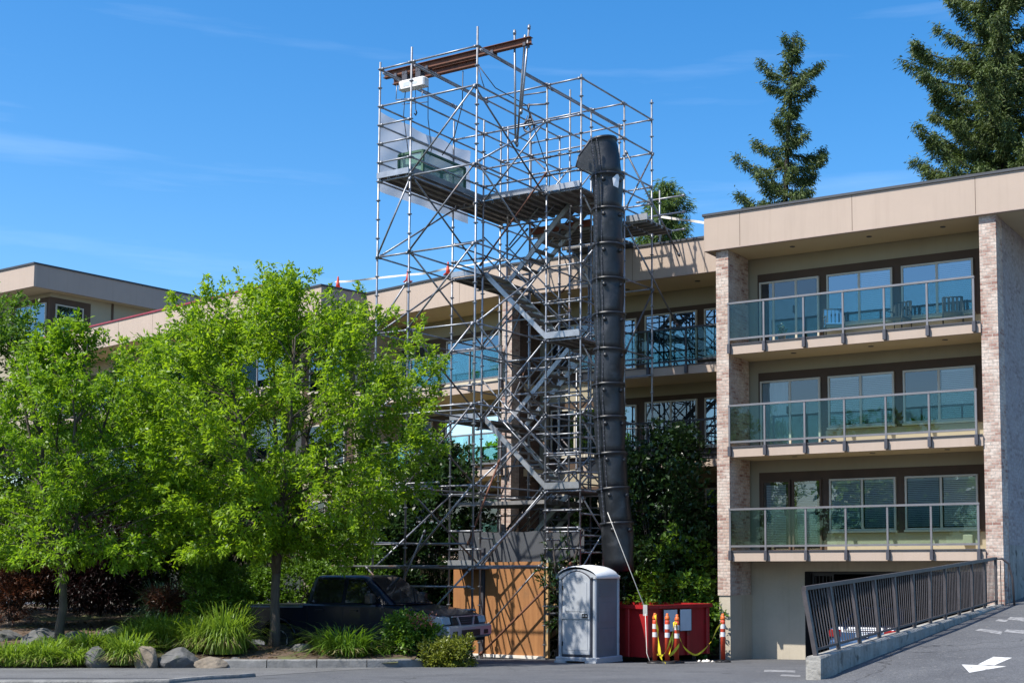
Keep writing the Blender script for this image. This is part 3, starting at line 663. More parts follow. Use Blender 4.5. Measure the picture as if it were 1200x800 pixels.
# ------------------------------------------------------------------ ramp wall and its railing
RW = thing('ramp_wall', 'low rough concrete wall climbing along the driveway to the brick pier', 'wall', (D0.x, D0.y, 0), -YAW)
def wz(y): return .97 + .05*y
vs = []; n = 24; RR = random.Random(3)
for i in range(n+1):
    y = 11.25*i/n; j = lambda s: RR.uniform(-s, s)
    z = wz(y)
    vs += [(-.25+j(.006),y,-.2),(-.25+j(.008),y,z-.03),(-.225,y,z+j(.006)),(-.025,y,z+j(.006)),(0+j(.008),y,z-.03+j(.01)),(0+j(.006),y,-.2)]
fs = [(i*6+k,(i+1)*6+k,(i+1)*6+k+1,i*6+k+1) for i in range(n) for k in range(5)]+[(0,1,2,3,4,5),tuple(n*6+k for k in range(5,-1,-1))]
m_ = MB(); m_.add(vs, fs); m_.build('wall_body', 'concrete', RW)
FN = thing('ramp_fence', 'dark metal picket railing leaning on top of the concrete ramp wall', 'fence', (D0.x-R2.x*.125, D0.y-R2.y*.125, 0), -YAW)
npst = 11; ly = [.12 + 10.9*i/npst for i in range(npst+1)]
def top_of(y, h): 
    lean = .20*max(0, 1-y/6.0)                                      # the near posts lean outwards
    return (-lean*h/1.08, y, wz(y)+h)
for i, y in enumerate(ly):
    p = MB(); a, b_ = Vector((0,y,wz(y)-.005)), Vector(top_of(y,1.02)); p.bar(a, b_, .06 if i else .07, .06 if i else .07, (0,1,0)); p.build('post', 'fence_metal', FN)
r = MB()
for i in range(npst):
    y0, y1 = ly[i], ly[i+1]
    r.bar(top_of(y0,1.055), top_of(y1,1.055), .075, .065); 
r.build('top_rail', 'fence_metal', FN)
r = MB()
for i in range(npst): r.bar(top_of(ly[i],.09), top_of(ly[i+1],.09), .04, .035)
r.build('bottom_rail', 'fence_metal', FN)
pk = MB()
for i in range(npst):
    for k in range(1, 9):
        y = ly[i]+(ly[i+1]-ly[i])*k/9; pk.bar(top_of(y,.10), top_of(y,1.03), .014, .014, (0,1,0))
pk.build('picket', 'fence_metal', FN)
e = MB(); y = ly[-1]; P0 = Vector((0,y,wz(y)+1.055))
e.path([P0, P0+Vector((.15,.05,-.01)), P0+Vector((.27,.12,-.12)), P0+Vector((.33,.2,-.45)), P0+Vector((.36,.2,-1.1))], .028, 8)
for k in range(3): e.bar((.1+.08*k, y+.05+.03*k, wz(y)-.1), (.1+.08*k, y+.05+.03*k, wz(y)+1.0-.06*k), .018, .018, (0,1,0))
e.build('end_rail', 'fence_metal', FN)
# ------------------------------------------------------------------ scaffold
S0 = Vector((-3.683, 32.226, 0))
SC = thing('scaffold_tower', 'tall grey tube scaffold with zigzag stairs and platforms in front of the middle block', 'scaffold', S0, -YAW)
SM = Matrix.Translation(S0) @ Matrix.Rotation(-YAW, 4, 'Z')
def sw(x, y, z): return SM @ Vector((x, y, z))
XS = {'a3': -3.15, 'a2': -2.1, 'a0': 0., 'am': 1.09}
TS = [0., 3.15, 5.42, 7.0]
rs = random.Random(5)
stds = []
for k, x in XS.items():
    for t in TS:
        if k == 'am' and t == 0: continue
        top = {(-3.15,0.): 15.55, (-2.1,0.): 15.75, (0.,0.): 15.85, (1.09,3.15): 15.45, (1.09,5.42): 15.4, (1.09,7.0): 15.95, (-2.1,3.15): 14.75, (-3.15,3.15): 14.9}.get((x,t), 15.42)
        stds.append((x, t, top))
stds += [(0., 4.3, 15.6), (-2.1, 4.3, 14.9), (1.09, 4.3, 13.2), (.475, 8.6, 13.75), (-1.05, 5.42, 12.3), (-1.05, 7.0, 11.9), (-2.1, 8.0, 9.0)]
for x, t, top in stds:
    m_ = MB(); b = 0.02 if (x, t) != (.475, 8.6) else 11.7
    m_.tube((x,t,b), (x,t,top), .027, 8)
    z = .36
    while z < top-.05:
        if z > b: m_.lathe([(.028,z-.02),(.062,z-.008),(.062,z+.008),(.028,z+.02)], 8, Matrix.Translation((x,t,0)), False, False)
        z += .5
    if b < 1: m_.box(x-.08, x+.08, t-.08, t+.08, -.12, .02)
    m_.build('standard', 'galv', SC)
LZ = [15.36, 14.36, 12.36, 10.36, 8.36, 6.36, 4.36, 2.36]
led = []
def L(x0, y0, x1, y1, z, z1=None, r=.025, m='galv'): led.append(((x0,y0,z),(x1,y1,z if z1 is None else z1),r,m))
for z in LZ:
    # faces across (left-right)
    for (xa, xb) in ((-3.15,-2.1),(-2.1,0.)):
        if not (z in (6.36,) and xa == -3.15): L(xa, 0, xb, 0, z)
    for t in (3.15, 5.42, 7.0):
        if z > 15 and t == 3.15: segs = ((-2.1,0.),(0.,1.09))
        elif t == 3.15: segs = ((-3.15,-2.1),(0.,1.09)) if z != 14.36 else ((-3.15,-2.1),(-2.1,0.),(0.,1.09))
        else: segs = ((-3.15,-2.1),(-2.1,0.),(0.,1.09))
        if t == 7.0 and z < 10: segs = ((-3.15,-2.1),(0.,1.09))
        for (xa, xb) in segs: L(xa, t, xb, t, z)
    # faces along depth
    for x in XS.values():
        if x != 1.09: L(x, 0, x, 3.15, z)
        L(x, 3.15, x, 5.42, z); L(x, 5.42, x, 7.0, z)
# second tubes next to the top ones, carrying the hoist beams
for x in (-3.15, -2.1, 0.): L(x+.09, 0, x+.09, 3.2, 15.25, r=.024)
L(0.09, 3.2, .09, 7.0, 15.25)
# guard rails at the platforms
for z in (12.86, 13.36, 13.86):
    L(-3.15, 0, -2.1, 0, z); L(-3.15, 0, -3.15, 3.15, z); L(-3.15, 3.15, -3.15, 5.42, z)
for z in (12.86, 13.36):
    L(0, 3.15, 1.09, 3.15, z); L(1.09, 3.15, 1.09, 5.42, z); L(-2.1, 0, -2.1, 3.15, z); L(-2.1, 3.15, 0, 3.15, z); L(1.09, 5.42, 1.09, 7.0, z); L(0, 7.0, 1.09, 7.0, z)
    L(-.35, 8.6, 1.36, 8.6, z+.12)
L(-.35, 8.6, 1.36, 8.6, 12.45)
for zl in (12.36, 8.36, 4.36):                                    # right landings
    for dz in (.5, 1.0): L(0, 3.15, 1.09, 3.15, zl+dz); L(1.09, 3.15, 1.09, 5.42, zl+dz); L(0, 5.42, 1.09, 5.42, zl+dz)
    L(0, 4.3, 1.09, 4.3, zl-.08)
for zl in (10.36, 6.36, 2.36):                                    # left landings
    for dz in (.5, 1.0): L(-3.15, 3.15, -3.15, 5.42, zl+dz); L(-3.15, 3.15, -2.1, 3.15, zl+dz); L(-3.15, 5.42, -2.1, 5.42, zl+dz)
    L(-3.15, 4.3, -2.1, 4.3, zl-.08)
for z in (7.3, 5.3, 3.4, 2.86, 1.9, 9.4):                        # extra level rails through the stair bays
    L(-2.1, 5.42, 0, 5.42, z); L(-2.1, 4.3, 0, 4.3, z-.12)
    if z < 6: L(0, 3.15, 1.09, 3.15, z)
# low level tubes to the left of the tower, partly in the maple
L(-5.4, 0, 0, 0, 2.95, m='galv_dark'); L(-5.4, .05, 2.1, 3.15*.02, 2.42, m='galv_dark') if False else None
L(-4.9, -.06, 2.05, -.06, 2.40, m='galv_dark'); L(-2.1, -.06, 0, -.06, 1.9); L(-2.1, -.06, .15, -.06, 1.35); L(-4.3, -.05, .1, -.05, 6.22)
L(-3.7, -.05, -1.0, -.05, 4.46); L(-4.2, -.06, -1.2, -.06, 4.30, m='galv_dark')
for k, z in enumerate((8.86, 7.86, 6.86, 5.86, 4.86, 3.86, 3.3, 2.86, 1.36)):
    L(0, 3.15, 1.09, 3.15, z); L(1.09, 3.15, 1.09, 5.42, z-.1); L(-2.1, 5.47, 1.09, 5.47, z+.16)
    if k % 2: L(-3.15, 5.42, -2.1, 5.42, z); L(-2.15, 3.15, -2.15, 5.42, z+.3); L(-2.1, 7.0, 1.09, 7.0, z, m='galv_dark')
    else: L(0.05, 3.15, .05, 7.0, z-.2, m='galv_dark'); L(-3.2, 0, -3.2, 3.15, z-.3) if z < 7 else None
br = []
for k, z in enumerate((12.2, 10.2, 8.2, 6.2, 4.2, 2.4)):
    br.append(((-1.05,5.5,z-2), (1.05,5.5,z), .022, 'galv_dark')); br.append(((-2.05,7.05,z), (-.1,7.05,z-2), .022, 'galv_dark'))
    br.append(((-2.15,3.2,z-1.9), (-2.15,5.4,z), .022, 'galv')); br.append(((1.12,3.2,z), (1.12,5.4,z-1.9), .022, 'galv'))
def Bq(p, q, r=.024, m='galv'): br.append((p, q, r, m))
for i, z in enumerate((14.36, 12.36, 10.36, 8.36, 6.36, 4.36)):     # front-left face: every lift braced up to the right
    Bq((-2.1,-.05,z-2), (0,-.05,z), m='galv_dark' if i%3 == 1 else 'galv')
Bq((-2.1,-.05,.5), (0,-.05,2.36)); Bq((-3.15,-.05,10.3), (-2.0,-.1,12.3)); Bq((-3.15,-.06,8.36), (-2.1,-.06,9.6))
Bq((-3.6,-.1,2.9), (-1.6,-.1,5.2)); Bq((-4.4,-.08,2.7), (-2.2,-.08,4.4), m='galv_dark'); Bq((-3.3,-.09,2.4), (-1.2,-.09,.6), m='galv_dark')
Bq((-2.7,-.08,.9), (-1.4,-.08,3.3), m='galv_dark'); Bq((-.1,-.08,2.9), (.5,.4,5.0), m='rust')
for i, z in enumerate((12.36, 10.36, 8.36, 6.36, 4.36)):           # left and middle rows, along the depth
    Bq((-3.1,0,z-2), (-3.1,3.15,z), m='galv_dark' if i%2 else 'galv')
    Bq((-2.05,0,z), (-2.05,3.15,z-2), m='galv_dark' if i%2 == 0 else 'galv')
    Bq((.05,0,z), (.05,3.15,z-2)) if i in (0, 2) else Bq((.05,0,z-2), (.05,3.15,z), m='galv')
Bq((.05,0,12.4), (.05,3.15,14.36), m='galv'); Bq((-.05,0,14.3), (-.05,3.15,12.3), m='galv_dark')
for i, z in enumerate((14.36, 12.36, 10.36, 8.36, 6.36, 4.36, 2.5)):      # stair tower front and back
    if i != 1: Bq((-2.1,3.07,z-2), (0,3.07,z), m='galv_dark' if i in (6,) else 'galv')
    Bq((-2.1,5.5,z), (0,5.5,z-2), m='galv_dark')
    Bq((1.15,3.15,z-2), (1.15,5.42,z), m='galv') if i%2 else Bq((1.15,5.42,z-2), (1.15,7.0,z), m='galv_dark')
    if z < 12: Bq((-3.15,5.47,z-2), (-2.1,5.47,z), m='galv_dark')
Bq((1.12,5.42,14.0), (2.0,7.0,11.2), .028, 'galv_dark'); Bq((1.12,5.42,11.9), (1.9,7.05,9.2), .028, 'galv_dark')
Bq((-2.1,3.0,10.6), (.1,3.0,12.9), m='rust'); Bq((.05,3.2,.4), (2.0,.5,2.45), .02, 'galv_dark') if False else None
Bq((-1.9,2.9,.05), (1.0,2.9,2.5), .03, 'rust')
# raking tubes that carry the hoist beams
Bq((.95,.55,13.6), (1.05,.75,15.95), .028); Bq((.55,.9,13.0), (.62,.72,15.9), .028) 
Bq((.1,1.6,13.2), (.95,.72,15.7), .028)
def near(p, q): m3 = sw(*[(a+b)/2 for a, b in zip(p, q)]); return m3.y
led.sort(key=lambda e: near(e[0], e[1])-.35*(e[1][0]-e[0][0]+e[1][1]-e[0][1]))
def tube_end(m_, p, q, r):
    m_.tube(p, q, r, 6)
    d = (Vector(q)-Vector(p)).normalized()
    for c, s in ((p, 1), (q, -1)):
        a = Vector(c)+d*(.03*s); m_.path([a, a+d*(.09*s)], r*1.5, 6)
for p, q, r, mm in led[:100]:
    m_ = MB(); tube_end(m_, p, q, r); m_.build('ledger', mm, SC)
m_ = MB()
for p, q, r, mm in led[100:]: tube_end(m_, p, q, r)
m_.build('ledger_rest', 'galv', SC)['kind'] = 'stuff'
for p, q, r, mm in br:
    m_ = MB(); tube_end(m_, p, q, r); m_.build('brace', mm, SC)
def deck(x0, x1, y0, y1, z, along='y', m='plank', name='platform'):
    d = MB(); w = .305
    a0, a1 = (x0, x1) if along == 'y' else (y0, y1); n = max(1, round((a1-a0)/w)); st = (a1-a0)/n
    for i in range(n):
        a, b = a0+i*st+.012, a0+(i+1)*st-.012; zz = z+rs.uniform(-.006,.006)
        if along == 'y': 
            d.box(a, b, y0, y1, zz+.03, zz+.06); d.box(a, a+.03, y0, y1, zz-.04, zz+.0295); d.box(b-.03, b, y0, y1, zz-.04, zz+.0295)
        else:
            d.box(x0, x1, a, b, zz+.03, zz+.06); d.box(x0, x1, a, a+.03, zz-.04, zz+.0295); d.box(x0, x1, b-.03, b, zz-.04, zz+.0295)
    return d.build(name, m, SC)
def toe(x0, x1, y0, y1, z, m='alu', h=.15):
    t = MB(); t.bar((x0,y0,z+.06+h/2), (x1,y1,z+.06+h/2), .03, h); return t.build('toe_board', m, SC)
deck(-3.08, -2.16, -.05, 3.1, 12.42); deck(-3.08, -2.16, 3.14, 5.4, 12.42); deck(-2.12, -.05, 3.2, 5.38, 12.42, 'y'); deck(.05, 1.06, 3.16, 5.4, 12.36)
toe(-3.15, -2.1, -.06, -.06, 12.36); toe(-2.1, 0, 3.12, 3.12, 12.40); toe(0, 1.09, 3.08, 3.08, 12.34); toe(-2.1, -2.1, 0, 3.1, 12.4, 'plank')
deck(-2.05, 1.05, 5.5, 6.95, 11.98, 'x'); deck(-2.05, .1, 7.05, 8.3, 11.92, 'x'); deck(1.15, 1.75, 5.5, 7.0, 11.95, 'x')
toe(-2.1, 0, 5.46, 5.46, 11.95, 'rustdeck', .2); toe(1.12, 1.8, 5.47, 5.47, 11.9, 'alu', .18)
for zl in (8.36, 4.36):
    deck(.04, 1.06, 3.2, 5.38, zl); toe(0, 1.09, 3.1, 3.1, zl, 'alu', .17)
for zl in (10.36, 6.36, 2.36):
    deck(-3.1, -2.14, 3.2, 5.38, zl); toe(-3.15, -2.1, 3.1, 3.1, zl, 'alu', .15)
deck(-3.1, -.1, 3.3, 5.3, 4.1, 'x'); 
def flight(x0, z0, x1, z1, y0, y1):
    s = Vector((x1-x0, 0, z1-z0)); n = 9
    root = None
    for k, y in enumerate((y0+.03, y1-.03)):
        m_ = MB(); m_.bar((x0,y,z0+.05), (x1,y,z1+.05), .05, .13, (0,0,1)) ; o = m_.build('stair_flight' if root is None else 'stringer', 'alu', SC if root is None else root)
        root = root or o
    for i in range(n):
        f = (i+.5)/n; x = x0+(x1-x0)*f; z = z0+(z1-z0)*f
        m_ = MB(); m_.box(x-.12, x+.12, y0+.06, y1-.06, z+.05, z+.085); m_.build('tread', 'plank', root)
    for y in (y0-.02, y1+.02):
        for h in (.55, 1.05):
            m_ = MB(); m_.tube((x0,y,z0+h), (x1,y,z1+h), .022, 6)
            m_.build('handrail', 'galv', root)
for z in (10.40, 6.40): flight(-2.1, z, 0.0, z-2.0, 3.22, 4.2)
for z in (12.42, 8.40, 4.40): flight(0.0, z, -2.1, z-2.0, 4.4, 5.35)
# ------------------------------------------------------------------ things on the scaffold
def place(name, label, cat, x, y, z, group=None): return thing(name, label, cat, sw(x, y, z), -YAW, group)
for (x0, x1, y, z, lab) in ((-3.62, 1.14, .72, 15.40, 'long rusty steel beam crossing the top of the scaffold, carrying the white hoist'), (-3.75, -.95, 1.25, 15.42, 'short rusty steel beam lying behind the longer one on the scaffold top')):
    m_ = MB(); T = place('steel_beam', lab, 'beam', x0, y, z, 'rusty beams on the scaffold top')
    Ln = x1-x0; T.scale = (1, 1, .8); T.location.z += .03
    m_.box(0, Ln, -.07, .07, 0, .016); m_.box(0, Ln, -.07, .07, .204, .22); m_.box(0, Ln, -.006, .006, .016, .204)
    m_.build('web_and_flanges', 'rust', T)
    c = MB()
    for xx in (.45, 1.5, 3.6, 4.6):
        if xx < Ln: c.box(xx-.04, xx+.04, -.1, -.071, -.06, .05); c.box(xx-.04, xx+.04, .071, .1, -.06, .05)
    c.build('beam_clamp', 'bracket', T)
HO = place('hoist', 'white electric hoist hanging under the rusty beam at the top left of the scaffold', 'hoist', -2.62, .72, 14.9)
HO.scale = (.7,.8,.8); HO.location.z += .08
m_ = MB(); m_.bbox(-.62, .62, -.16, .16, 0, .3, .05); m_.build('hoist_body', 'white', HO)
m_ = MB(); m_.lathe([(.10,-.58),(.15,-.55),(.15,.25),(.15,.3)], 14, Matrix.Translation((0,0,.1)) @ Matrix.Rotation(PI/2, 4, 'Y')); m_.build('drum_cover', 'white', HO)
for x in (-.35, .3):
    m_ = MB(); m_.box(x-.12, x+.12, -.11, -.09, .3, .6); m_.box(x-.12, x+.12, .09, .11, .3, .6)
    for dx in (-.07, .07):
        m_.lathe([(.055,-.12),(.055,-.07)], 10, Matrix.Translation((x+dx,0,.56)) @ Matrix.Rotation(PI/2, 4, 'X')); m_.lathe([(.055,.07),(.055,.12)], 10, Matrix.Translation((x+dx,0,.56)) @ Matrix.Rotation(PI/2, 4, 'X'))
    m_.build('trolley', 'bracket', HO)
m_ = MB(); m_.box(-.35, -.05, -.165, -.1605, .06, .2); m_.box(.1, .3, -.165, -.1605, .08, .16); m_.build('name_plate', 'sign', HO)
m_ = MB(); m_.path([(.1,0,0),(.1,0,-.35),(.12,0,-.75)], .012, 5); m_.path([(.12,0,-.75),(.17,0,-.85),(.12,0,-.93),(.06,0,-.86)], .025, 6); m_.build('hook_chain', 'cable', HO)
m_ = MB(); m_.tube((-.75,-.1,-.3), (.5,-.1,-.42), .018, 6); m_.tube((-.75,-.1,-.3), (-.72,-.1,.2), .014, 6); m_.tube((.5,-.1,-.42), (.52,-.1,-.2), .014, 6); m_.tube((-.7,.15,-.38),(.55,.15,-.5),.014,6); m_.build('cable_carrier', 'galv', HO)
hc = MB()
hc.path([sw(-2.9,.72,14.95), sw(-2.95,.72,14.3), sw(-2.85,.75,13.6), sw(-2.8,.8,13.1)], .012, 5)
hc.path([sw(-2.2,.8,15.0), sw(-2.35,1.0,14.2), sw(-2.3,1.1,13.4), sw(-2.35,1.1,13.2)], .012, 5)
hc.path([sw(-1.4,1.25,15.4), sw(-1.45,1.3,14.5), sw(-1.7,1.3,13.7), sw(-2.1,1.3,13.25)], .014, 5)
tag(hc.build('power_cable', 'cable'), 'black electric cables dangling from the hoist down to the green bin', 'cable')
hc = MB(); hc.path([sw(-.9,1.25,15.45), sw(-.6,1.6,14.9), sw(.0,2.2,14.5), sw(.05,2.7,13.6), sw(.2,3.0,12.8), sw(.1,3.1,12.4)], .014, 5); hc.path([sw(-.9,1.25,15.4), sw(-.8,1.3,15.0), sw(-.75,1.35,14.8)], .012, 5)
tag(hc.build('power_cable', 'cable'), 'black cable sagging from the rusty beam end to the right part of the scaffold', 'cable')
GB = place('skip_bin', 'green steel bin with mesh sides on the upper left platform', 'bin', -2.62, 1.55, 12.5)
w, l, h = .40, .9, .72
m_ = MB()
for x in (-w, w):
    for y in (-l, l): m_.bar((x,y,.1), (x,y,h), .06, .06, (0,1,0))
for z in (.13, h):
    for x in (-w, w): m_.bar((x,-l,z), (x,l,z), .06, .06)
    for y in (-l, l): m_.bar((-w,y,z+.001), (w,y,z+.001), .06, .06)
m_.build('bin_frame', 'greenmetal', GB)
m_ = MB(); m_.box(-w+.03, w-.03, -l+.03, l-.03, .1, .14); m_.box(-.35, -.25, -l, l, 0, .1); m_.box(.25, .35, -l, l, 0, .1); m_.build('bin_floor', 'greenmetal', GB)
for (a, b_) in (((-w,-l),(w,-l)), ((w,-l),(w,l)), ((-w,l),(w,l)), ((-w,-l),(-w,l))):
    m_ = MB(); m_.add([(a[0],a[1],.16),(b_[0],b_[1],.16),(b_[0],b_[1],h-.03),(a[0],a[1],h-.03)], [(0,1,2,3)]); m_.build('mesh_side', 'mesh_green', GB)
# white tarp along the left side
nv, nh = 40, 16; vs = []
for j in range(nh+1):
    for i in range(nv+1):
        y = .05+3.9*i/nv; z = 12.15+(2.12-.07*math.sin(PI*((y/1.3)%1)))*j/nh
        x = -3.20 - .03*math.sin(y*2.1+j*.22) - .018*math.sin(j*.55+y*3.4) - .014*math.sin(y*6-j*.8)
        vs.append((x, y, z))
m_ = MB(); m_.T = SM; m_.add(vs, [(j*(nv+1)+i, j*(nv+1)+i+1, (j+1)*(nv+1)+i+1, (j+1)*(nv+1)+i) for j in range(nh) for i in range(nv)], True)
tag(m_.build('tarpaulin', 'tarp'), 'wrinkled white sheet tied along the left guard rail of the upper platform', 'tarp')
# gin wheel on a bracket
GW = place('gin_wheel', 'small dark pulley wheel hanging from a bracket at the scaffold top', 'pulley', -.62, 3.2, 14.35)
def ringmesh(R, r, n=18, axis=None):
    m_ = MB(); pts = [(R*math.cos(2*PI*i/n), 0, R*math.sin(2*PI*i/n)) for i in range(n+1)]; m_.path(pts, r, 6); return m_
m_ = ringmesh(.17, .035); [m_.tube((0,0,0), (.16*math.cos(a), 0, .16*math.sin(a)), .014, 5) for a in (0, 1.26, 2.5, 3.77, 5.0)]; m_.build('wheel', 'bracket', GW)
m_ = MB(); m_.path([(0,.0,.17),(0.03,0,.32),(-.03,0,.45),(0,0,.62)], .03, 6); m_.tube((-.17,0,0), (-.06,0,.3), .015, 5); m_.tube((.17,0,0), (.06,0,.3), .015, 5); m_.build('hook', 'bracket', GW)
m_ = MB(); m_.tube((-.25,0,.62), (.62,0,.5), .025, 6); m_.tube((-.25,0,.62), (-.25,0,1.1), .025, 6); m_.tube((-.25,0,.9), (.6,0,.85), .02, 6); m_.build('bracket_arm', 'galv_dark', GW)
# ------------------------------------------------------------------ debris chute
sec_px = [(706,165),(712,207),(712.5,247),(712.5,288.5),(713,328.5),(713.5,369),(715,410.5),(713,451),(714.5,489.5),(716,531.5),(718.7,572.3),(722.5,612.5),(725.5,665)]
def chute_pt(i): u, v = sec_px[i]; return at(u, v, 33.95-.035*i)
CB = chute_pt(12)
CH = thing('debris_chute', 'tall black plastic rubbish chute hanging down the right side of the scaffold', 'chute', CB)
for i in range(12):
    p, q = chute_pt(i)-CB, chute_pt(i+1)-CB
    d = (q-p).normalized(); ax = d.to_track_quat('-Z', 'Y').to_matrix().to_4x4(); ax.translation = p
    Ln = (q-p).length
    a, b_ = (.405, .37) if i else (.36, .39)
    if i == 0: Ln += .02
    m_ = MB(); m_.lathe([(a-.03,0),(a,0.0),(a+.012,-.05),(a-.004,-.07),(a*.85+b_*.15,-Ln*.18),(a*.7+b_*.3,-Ln*.32),(a*.55+b_*.45,-Ln*.48),(a*.4+b_*.6,-Ln*.64),(a*.2+b_*.8,-Ln*.82),(b_,-Ln-.10),(b_-.03,-Ln-.10)], 36, ax, True, False)
    
    c0 = [Vector(q_) for q_ in m_.v]; axv = d; vv = []
    for q_ in c0:
        rel = q_-p; tt_ = rel.dot(axv); rad_v = rel-axv*tt_; an = math.atan2(rad_v.y, rad_v.x); f_ = min(1, max(0, tt_/.15))*min(1, max(0, (Ln+.12-tt_)/.15))
        vv.append(tuple(p+axv*tt_+rad_v*(1+f_*(.035*math.sin(2*an+i*1.7+tt_*4)+.022*math.sin(5*an-i*2.3+tt_*7)))))
    m_.v = vv; o = m_.build('chute_section', 'chute', CH)
    m_ = MB(); r_ = a+.018; m_.lathe([(r_-.012,.015),(r_+.012,.015),(r_+.014,-.05),(r_-.012,-.05)], 28, ax, True, False); m_.build('rim', 'chute', o)
    if i:
        for k in (2.6, 4.45, 5.6): m_ = MB(); m_.lathe([(.001,.05),(.045,.05),(.055,0),(.055,-.05)], 10, Matrix.Translation(p+d*.18) @ Matrix.Translation((math.cos(k)*a, math.sin(k)*a, 0)) @ Matrix.Rotation(k, 4, 'Z') @ Matrix.Rotation(PI/2, 4, 'Y')); m_.build('lug', 'chute', o)
# inlet hopper on the scaffold side of the top section
p0, p1 = chute_pt(0)-CB, chute_pt(1)-CB
hv = MB(); lx = -R2.x*1.0; e = Vector((-R2.x, -R2.y, 0)); s = Vector((B2.x, B2.y, 0))
A = [p0+e*.16+s*.33+Vector((0,0,-.03)), p0+e*.16-s*.33+Vector((0,0,-.03)), p0+e*.54-s*.32+Vector((0,0,-.42)), p0+e*.54+s*.32+Vector((0,0,-.42))]
Bt = [p1+e*.18+s*.33+Vector((0,0,.02)), p1+e*.18-s*.33+Vector((0,0,.02)), p0+e*.62-s*.32+Vector((0,0,-.68)), p0+e*.62+s*.32+Vector((0,0,-.68))]
hv.add(A+Bt, [(1,2,6,5),(0,4,7,3),(4,5,6,7),(0,1,5,4)])
hh = hv.build('hopper', 'chute', CH)
m_ = MB(); m_.path([A[1], A[2], A[3], A[0]], .025, 6); m_.path([A[2], Bt[2], Bt[3], A[3]], .02, 6); m_.build('hopper_rim', 'bracket', hh)
for off, rr in ((-.30, .022), (-.16, .016)):
    m_ = MB(); pts = []
    for i in range(0, 12):
        q = chute_pt(i)-CB; pts.append(q + Vector((off,-.37,0)))
    pts = pts[:-1] if off > -.2 else pts
    for a, b_ in zip(pts[:-1], pts[1:]):
        n = 14
        for k in range(n):
            u = a.lerp(b_, k/n); w2 = a.lerp(b_, (k+.8)/n); m_.bar(u, w2, rr*1.6 if k%2 else rr*.7, rr*.7 if k%2 else rr*1.6, (0,1,0))
    m_.build('chain', 'bracket', CH)
m_ = MB(); q = chute_pt(1)-CB
m_.add([q+Vector((.13,-.395,-.16)), q+Vector((.27,-.33,0)), q+Vector((.31,-.31,-.12)), q+Vector((.28,-.33,-.4)), q+Vector((.16,-.40,-.36))], [(0,1,2,3,4)])
m_.build('torn_tape', 'white', CH)
m_ = MB(); a = at(717, 613, 33.0); g = at(756, 713, 31.9); b_ = at(758, 765, 31.6); 
m_.path([at(712,600,33.05), a, g], .011, 6); m_.path([g, b_, at(762,776,31.5)], .009, 6)
m_.add([g+Vector((-.05,-.04,.1)), g+Vector((.05,-.04,.1)), g+Vector((.05,-.04,-.16)), g+Vector((-.05,-.04,-.16))], [(0,1,2,3)])
tag(m_.build('tie_rope', 'rope'), 'pale rope running from the lower chute down in front of the red dumpster', 'rope')
# ------------------------------------------------------------------ hoarding below the scaffold
for (x0, x1, lab) in ((-3.36, -2.42, 'narrow plywood panel left of the dark post under the scaffold'), (-2.27, -.30, 'wide plywood panel striped by scaffold shadows next to the grey portable toilet')):
    T = thing('plywood_panel', lab, 'hoarding', sw(x0, 3.62, 0), -YAW, 'plywood hoarding panels')
    n = max(1, round((x1-x0)/1.2)); st = (x1-x0)/n
    m_ = MB()
    for i in range(n): m_.box(i*st+.003, (i+1)*st-.003, 0, .018, .03, 2.52+.01*i)
    m_.build('plywood_sheet', 'ply', T)
    m_ = MB(); m_.box(0, x1-x0, .019, .06, .1, .19); m_.box(0, x1-x0, .019, .06, 2.3, 2.39); 
    if x1 > -1: m_.box(x1-x0+.002, x1-x0+.11, -.02, .07, -.05, 2.5)
    m_.build('timber_stud', 'timber', T)
    m_ = MB(); m_.box(0, x1-x0, -.05, -.002, -.05, .03); m_.build('sill_strip', 'tapewhite', T)
vs = []; nx_ = 40
for i in range(nx_+1):
    x = -3.3+3.0*i/nx_; yy = 3.75+.02*math.sin(x*5)
    vs += [(x,yy,2.45),(x,yy,3.34+.015*math.sin(x*7))]
for i in range(9):
    x = -.28+1.1*i/8; vs += [(x, 3.78, 2.45+.3*i/8),(x, 3.78, 3.33+.06*math.sin(i))]
m_ = MB(); m_.T = SM; n = len(vs)//2
m_.add(vs, [(2*i,2*i+2,2*i+3,2*i+1) for i in range(n-1)], True)
tag(m_.build('debris_screen', 'mesh_grey'), 'dark grey screen stretched above the plywood panels under the scaffold', 'screen')
m_ = MB(); m_.T = SM; m_.box(-2.41, -2.29, 3.56, 3.66, 0, 2.9); tag(m_.build('hoarding_post', 'bracket'), 'dark timber post between the two plywood panels', 'post')
# stacked firewood-coloured timber behind the toilet
TP = thing('timber_pile', 'untidy pile of short timber offcuts left of the grey portable toilet', 'timber pile', (gx(652, 35.9), 35.9, 0), -YAW)
rt = random.Random(8)
for k in range(34):
    m_ = MB(); x = rt.uniform(-.5,.8); z = .1+1.75*rt.random(); y = rt.uniform(0,.5); a = rt.uniform(-.5,.5)
    d = Vector((math.cos(a)*.8, rt.uniform(-.5,.5), math.sin(a)))*rt.uniform(.12,.3); c = Vector((x,y,z)); m_.bar(c-d, c+d, .1, .06+.05*rt.random()); m_.build('offcut', 'timber' if rt.random() < .6 else 'rust', TP)
